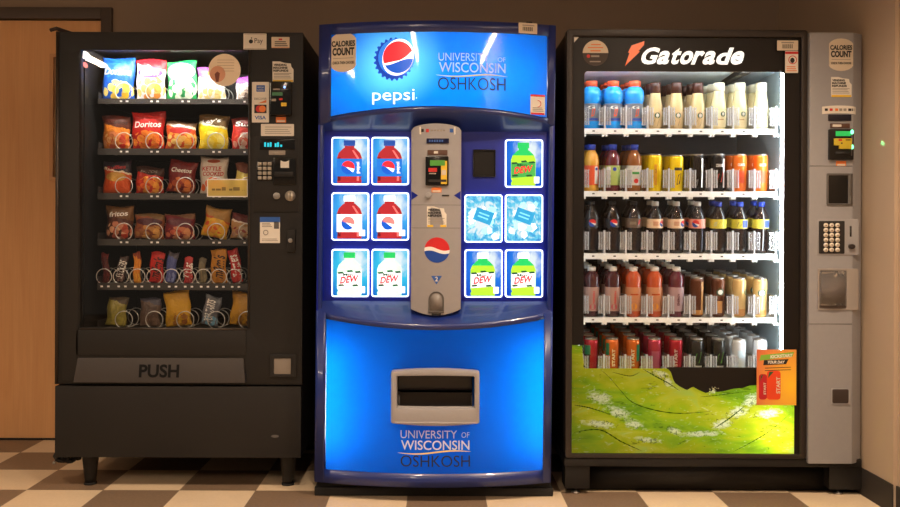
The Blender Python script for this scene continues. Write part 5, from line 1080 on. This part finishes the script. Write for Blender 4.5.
def wrap_marks(parent, marks, rad, za, zb):
    "flat shapes printed round a bottle: (kind, u, v, w, h, material, text); u is the angle from the front, v the height in the label"
    for q in marks:
        kind, u, v, w_, h_, m = q[:6]; b = MB(m)
        if kind == 'text': b.text(q[6], 0, 0, w_, h_, 0.0, bold=.03, rot=q[7] if len(q) > 7 else 0)
        elif kind == 'disc': b.flat(circ(0, 0, w_ / 2, 18), 0.0)
        elif kind == 'globe': globe(b, 0, 0, w_ / 2, -.5, lambda x: 0.0, (D_r, D_w, D_b), lambda u_: .02 + .3 * u_, lambda u_: -.16 - .12 * u_)
        elif kind == 'band':
            n = 12; b.add([(-w_ / 2 + w_ * k / n, 0, s * h_ / 2) for s in (-1, 1) for k in range(n + 1)], [(k, k + 1, n + 2 + k, n + 1 + k) for k in range(n)])
        elif kind == 'leaf': b.flat([(-w_ / 2, -h_ / 2), (w_ * .2, -h_ * .4), (w_ / 2, h_ * .5), (-w_ * .2, h_ * .35)], 0.0)
        z0 = za + v * (zb - za); rr_ = rad(z0); out = []; ex = q[8] if len(q) > 8 else 0
        for x, y_, z in b.v:
            r_ = rad(z0 + z) + ex; a = u + x / rr_; out.append((r_ * sin(a), -r_ * cos(a), z0 + z))
        b.v = out; b.build('label_print', parent, smooth=0)
def can(H, R_, body, marks, top=M_metal, name='drink_can'):
    t = thing(name, 'x', 'can', (0, 0, -5)); t['_o'] = (0, 0, 0)
    b = MB(body); b.lathe([(R_ * .80, 0), (R_ * .86, H * .012), (R_, H * .05), (R_, H * .90), (R_ * .97, H * .93), (R_ * .86, H * .965)], seg=24); bd = b.build('body', t, smooth=50)
    b = MB(M_metal); b.lathe([(R_ * .86, H * .963), (R_ * .90, H * .985), (R_ * .90, H), (R_ * .82, H), (R_ * .78, H * .975), (.001, H * .975)], seg=24, close=False); ld_ = b.build('lid', t, smooth=40)
    b = MB(M_metal); b.prism(rr(-.008, .008, -.010, .012, .007, 4), -.001, .001); b.v = [(v[0], v[2], H * .98 + .0008 + v[1]) for v in b.v]; b.build('pull_tab', ld_)
    wrap_marks(bd, marks, lambda z: R_ + .0007, 0, H); return t
SPORT = [(.88, 0), (.96, .02), (.96, .16), (.90, .20), (.92, .50), (.90, .545), (1.0, .58), (1.0, .71), (.93, .78), (.74, .835), (.57, .865)]
COFFEE = [(.90, 0), (1, .03), (1, .58), (.92, .70), (.78, .84), (.72, .95), (.72, 1.0)]
JUICE = [(.92, 0), (1, .03), (1, .10), (.95, .13), (.95, .56), (1, .60), (1, .66), (.86, .76), (.50, .85), (.44, .88)]
COLA = [(.80, 0), (.96, .02), (.93, .08), (.98, .16), (.98, .38), (.92, .46), (1, .50), (1, .68), (.90, .75), (.62, .84), (.38, .90), (.36, .935)]
VITA = [(.90, 0), (.98, .02), (.98, .60), (.93, .635), (.96, .67), (1, .74), (.92, .82), (.60, .885), (.50, .90), (.50, .92)]
c_or = mat('orange bottle cap', (226, 84, 44), .4); c_br = mat('dark brown bottle cap', (70, 34, 24), .35); c_cr = mat('cream bottle cap', (236, 228, 200), .35); c_bl = mat('blue bottle cap', (36, 64, 180), .4); c_bk = mat('black bottle cap', (26, 24, 24), .4); c_gy = mat('silver grey bottle cap', (190, 186, 180), .4); c_wh = mat('white bottle cap', (238, 234, 226), .4)
l_blue = liquid('bright blue', (24, 150, 236)); l_cof = liquid('milky coffee', (214, 184, 132)); l_van = liquid('pale vanilla coffee', (238, 220, 164)); l_oj = liquid('orange juice', (222, 164, 60)); l_berry = liquid('dark berry juice', (96, 32, 40)); l_apple = liquid('amber apple juice', (140, 84, 40)); l_cola = liquid('dark cola', (28, 16, 13), .06); l_plum = liquid('dark plum water', (66, 26, 30)); l_orw = liquid('orange water', (182, 74, 32)); l_mag = liquid('deep magenta water', (82, 18, 34))
lab = lambda n, c: mat('label ' + n, c, .4)
g_st = mat('label coffee green', (36, 92, 70), .4)
P = {}
P['blue'] = bottle('', .203, .041, SPORT, l_blue, c_or, .0245, .024, lab('smoky blue', (110, 118, 130)), (.17, .52), [('leaf', .1, .5, .018, .036, c_or), ('band', 0, .10, .05, .01, lab('royal blue', (28, 70, 170))), ('text', -.1, .78, .03, .014, I_w2, 'G')])
P['coffee'] = bottle('', .197, .031, COFFEE, l_cof, c_br, .0225, .044, lab('tan coffee', (206, 178, 130)), (.08, .50), [('disc', .15, .74, .024, .024, g_st), ('disc', .15, .74, .014, .014, I_w2, '', 0, .0006), ('leaf', -.05, .25, .030, .034, c_br)])
P['vanilla'] = bottle('', .197, .031, COFFEE, l_van, c_cr, .0225, .034, lab('cream coffee', (240, 226, 180)), (.08, .50), [('disc', .35, .78, .022, .022, g_st), ('disc', .35, .78, .012, .012, I_w2, '', 0, .0006), ('band', 0, .45, .03, .004, lab('tan line', (196, 160, 110)))])
P['ojuice'] = bottle('', .196, .032, JUICE, l_oj, c_bl, .0165, .022, lab('red orange', (232, 92, 52)), (.14, .55), [('band', .55, .5, .016, .072, I_w2), ('disc', .55, .82, .012, .01, c_bl, '', 0, .0005)])
P['berry'] = bottle('', .196, .032, JUICE, l_berry, c_bl, .0165, .022, lab('lime pale', (176, 196, 110)), (.14, .55), [('band', -.75, .5, .02, .072, I_w2), ('disc', .1, .82, .016, .01, c_bl)])
P['apple'] = bottle('', .196, .032, JUICE, l_apple, c_bl, .0165, .022, lab('pale apple', (206, 204, 196)), (.14, .55), [('band', 0, .62, .032, .010, M_green), ('disc', .05, .22, .020, .02, M_red), ('leaf', 0, .88, .026, .014, c_bl)])
P['yellow'] = can(.158, .0295, mat('yellow can', (238, 204, 22), .25, metal=.2), [('band', .0, .45, .012, .085, lab('ochre', (196, 136, 20))), ('text', .0, .48, .075, .008, I_d, 'LEMON', pi / 2)])
P['yellow2'] = can(.154, .0295, mat('yellow can', (238, 204, 22), .25, metal=.2), [('band', 0, .62, .034, .012, M_ink), ('leaf', .1, .35, .020, .05, M_ink)])
P['black'] = can(.158, .029, mat('black can', (32, 28, 26), .25, metal=.4), [('band', .62, .5, .010, .12, M_wire), ('leaf', -.2, .25, .016, .03, M_greydk)])
P['blackred'] = can(.158, .029, mat('black can', (32, 28, 26), .25, metal=.4), [('band', .72, .5, .010, .12, M_wire), ('leaf', .1, .38, .028, .045, M_red), ('text', 0, .70, .03, .012, M_wire, 'ZERO')])
P['orange'] = can(.158, .0295, mat('orange can', (240, 118, 36), .25, metal=.15), [('band', 0, .40, .030, .05, lab('deep orange', (224, 84, 44))), ('text', .05, .72, .030, .012, I_w2, 'GUAVA')])
P['cola'] = bottle('', .215, .0335, COLA, l_cola, c_bk, .0145, .014, lab('near black', (30, 26, 28)), (.50, .68), [('globe', .1, .5, .031, .031, D_r)])
P['colabrown'] = bottle('', .215, .0335, COLA, l_cola, c_bk, .0145, .014, lab('taupe', (96, 80, 68)), (.50, .68), [('leaf', .6, .6, .012, .02, M_red), ('band', -.2, .5, .028, .012, lab('pale taupe', (130, 116, 100)))])
P['diet'] = bottle('', .215, .0335, COLA, l_cola, c_gy, .0145, .017, lab('beige diet', (226, 196, 164)), (.50, .68), [('globe', .75, .5, .026, .026, D_r), ('band', -.1, .5, .022, .018, lab('peach', (200, 150, 120)))])
P['dietl'] = bottle('', .215, .0335, COLA, l_cola, c_gy, .0145, .017, lab('pink diet', (226, 150, 130)), (.50, .68), [('globe', -.45, .5, .030, .030, D_r)])
P['tea'] = bottle('', .215, .0335, COLA, l_cola, c_bl, .0145, .018, lab('yellow tea', (206, 196, 70)), (.50, .68), [('leaf', .2, .5, .03, .026, lab('leafy green', (70, 100, 40))), ('leaf', -.5, .5, .016, .02, lab('pale leaf', (180, 190, 160)))])
P['teab'] = bottle('', .215, .0335, COLA, l_cola, c_bl, .0145, .018, lab('yellow tea', (206, 196, 70)), (.50, .68), [('band', .45, .5, .028, .030, lab('tea blue', (60, 80, 170))), ('leaf', -.3, .5, .024, .022, M_ink)])
P['plum'] = bottle('', .207, .0335, VITA, l_plum, c_wh, .017, .0165, lab('pale rose', (172, 138, 128)), (.12, .60), [('text', .1, .58, .05, .008, M_red, 'REFRESH', pi / 2), ('disc', 0, .18, .026, .02, lab('rose', (180, 80, 90)))])
P['orwater'] = bottle('', .207, .0335, VITA, l_orw, c_wh, .017, .0165, lab('pale peach', (192, 128, 88)), (.12, .60), [('band', .05, .70, .034, .006, l_orw), ('disc', 0, .20, .026, .02, lab('gold', (220, 150, 40)))])
P['magenta'] = bottle('', .207, .0335, VITA, l_mag, c_wh, .017, .0165, lab('pale mauve', (170, 140, 142)), (.12, .60), [('text', .05, .5, .05, .010, l_mag, 'ENERGY', pi / 2)])
P['mocha'] = can(.164, .0285, mat('mocha can', (92, 48, 24), .3, metal=.3), [('band', .65, .5, .012, .13, lab('can tan', (190, 140, 80))), ('band', 0, .12, .05, .02, lab('can gold', (180, 124, 60)))])
P['mochag'] = can(.164, .0285, mat('mocha can', (92, 48, 24), .3, metal=.3), [('disc', .0, .64, .032, .03, g_st), ('disc', .0, .64, .02, .02, I_w2, '', 0, .0006), ('band', 0, .26, .022, .05, lab('can tan', (190, 140, 80)))])
P['tan'] = can(.164, .0285, mat('tan coffee can', (206, 172, 110), .3, metal=.2), [('band', 0, .12, .05, .03, lab('can gold', (180, 124, 60))), ('disc', .9, .64, .024, .03, g_st)])
P['tang'] = can(.164, .0285, mat('tan coffee can', (206, 172, 110), .3, metal=.2), [('disc', .05, .62, .034, .03, g_st), ('disc', .05, .62, .022, .02, I_w2, '', 0, .0006), ('band', 0, .12, .05, .02, lab('can gold', (180, 124, 60)))])
P['kred'] = can(.158, .0285, mat('red can', (170, 30, 46), .22, metal=.4), [('band', -.75, .70, .03, .04, lab('can green', (20, 110, 70))), ('band', -.8, .40, .028, .06, M_ink)])
P['korange'] = can(.158, .0285, mat('burnt orange can', (206, 104, 36), .22, metal=.4), [('text', .15, .50, .072, .013, M_wire, 'START', pi / 2), ('band', -.8, .72, .018, .05, lab('can green', (20, 110, 70)))])
P['korange2'] = can(.158, .0285, mat('burnt orange can', (206, 104, 36), .22, metal=.4), [('text', -.1, .50, .072, .013, M_wire, 'START', pi / 2), ('band', .75, .62, .018, .07, lab('can green', (20, 110, 70)))])
P['kpink'] = can(.158, .0285, mat('rose can', (176, 52, 76), .22, metal=.4), [('band', 0, .45, .034, .07, lab('can mauve', (150, 70, 90)))])
P['kcrimson'] = can(.158, .0285, mat('red can', (170, 30, 46), .22, metal=.4), [('text', -.2, .50, .072, .013, M_wire, 'START', pi / 2)])
P['kblack'] = can(.158, .0285, mat('gunmetal can', (52, 52, 50), .22, metal=.6), [('leaf', 0, .5, .03, .05, lab('neon green', (90, 170, 40))), ('band', .1, .2, .03, .03, M_wire)])
P['ksilver'] = can(.158, .0285, mat('silver white can', (216, 222, 226), .25, metal=.2), [('band', 0, .6, .026, .03, lab('pale blue', (186, 204, 214)))])
ORD = ['leftmost', 'second', 'third', 'fourth', 'middle', 'sixth', 'seventh', 'eighth', 'rightmost']
SHN = ['top', 'second', 'third', 'fourth', 'bottom']; BACK = ['front of', 'second back in', 'third back in', 'fourth back in', 'fifth back in']
DES = {'blue': 'orange-capped bright blue bottle', 'coffee': 'brown-capped coffee bottle', 'vanilla': 'cream vanilla coffee bottle', 'ojuice': 'blue-capped orange juice bottle', 'berry': 'blue-capped dark berry bottle', 'apple': 'blue-capped apple juice bottle',
       'yellow': 'tall yellow can', 'yellow2': 'yellow can with black marks', 'black': 'black can with silver edge', 'blackred': 'black can with red mark', 'orange': 'tall orange can', 'cola': 'black-capped cola bottle with round emblem', 'colabrown': 'black-capped cola bottle with taupe label',
       'diet': 'grey-capped cola bottle with beige label', 'dietl': 'grey-capped cola bottle with pink label', 'tea': 'blue-capped dark bottle with yellow label', 'teab': 'blue-capped dark bottle with yellow-blue label', 'plum': 'white-capped plum drink bottle', 'orwater': 'white-capped orange drink bottle', 'magenta': 'white-capped magenta drink bottle',
       'mocha': 'brown coffee can', 'mochag': 'brown coffee can with green emblem', 'tan': 'tan coffee can', 'tang': 'tan coffee can with green emblem', 'kred': 'red and dark green can', 'korange': 'burnt orange can', 'korange2': 'burnt orange can with green edge', 'kpink': 'rose pink can', 'kcrimson': 'crimson can', 'kblack': 'gunmetal can with green mark', 'ksilver': 'silver white can'}
LAY = [['blue'] * 3 + ['coffee'] * 3 + ['vanilla'] * 3, ['ojuice', 'berry', 'apple', 'yellow', 'yellow2', 'black', 'blackred', 'orange', 'orange'], ['cola', 'cola', 'colabrown', 'diet', 'diet', 'dietl', 'tea', 'teab', 'teab'],
       ['plum', 'plum', 'orwater', 'orwater', 'magenta', 'mocha', 'mochag', 'tan', 'tang'], ['kred', 'korange', 'korange2', 'kpink', 'kcrimson', 'kblack', 'kblack', 'ksilver', 'ksilver']]
DEPTH = [3, 3, 2, 4, 5]; used = set()
TH = math.atan(SLOPE)
for i, row in enumerate(LAY):
    for k, kind in enumerate(row):
        for d in range(DEPTH[i]):
            y_ = SHF + .060 + PITCH * d; z = SHZ[i] - .006 + SLOPE * (y_ - SHF) + .0015
            lbl = f"{DES[kind]}, {BACK[d]} the {ORD[k]} column, {SHN[i]} drink shelf"; grp = f"drinks on the {SHN[i]} shelf"; rnd_ = random.uniform(-.12, .12)
            o = P[kind] if kind not in used else dup(P[kind], (0, 0, 0), lbl, grp)
            used.add(kind); o['label'] = lbl; o['group'] = grp
            o.location = (colx[k], y_, z); o.rotation_euler = (TH, 0, rnd_)
for o in bpy.data.objects:
    if '_o' in o: del o['_o']
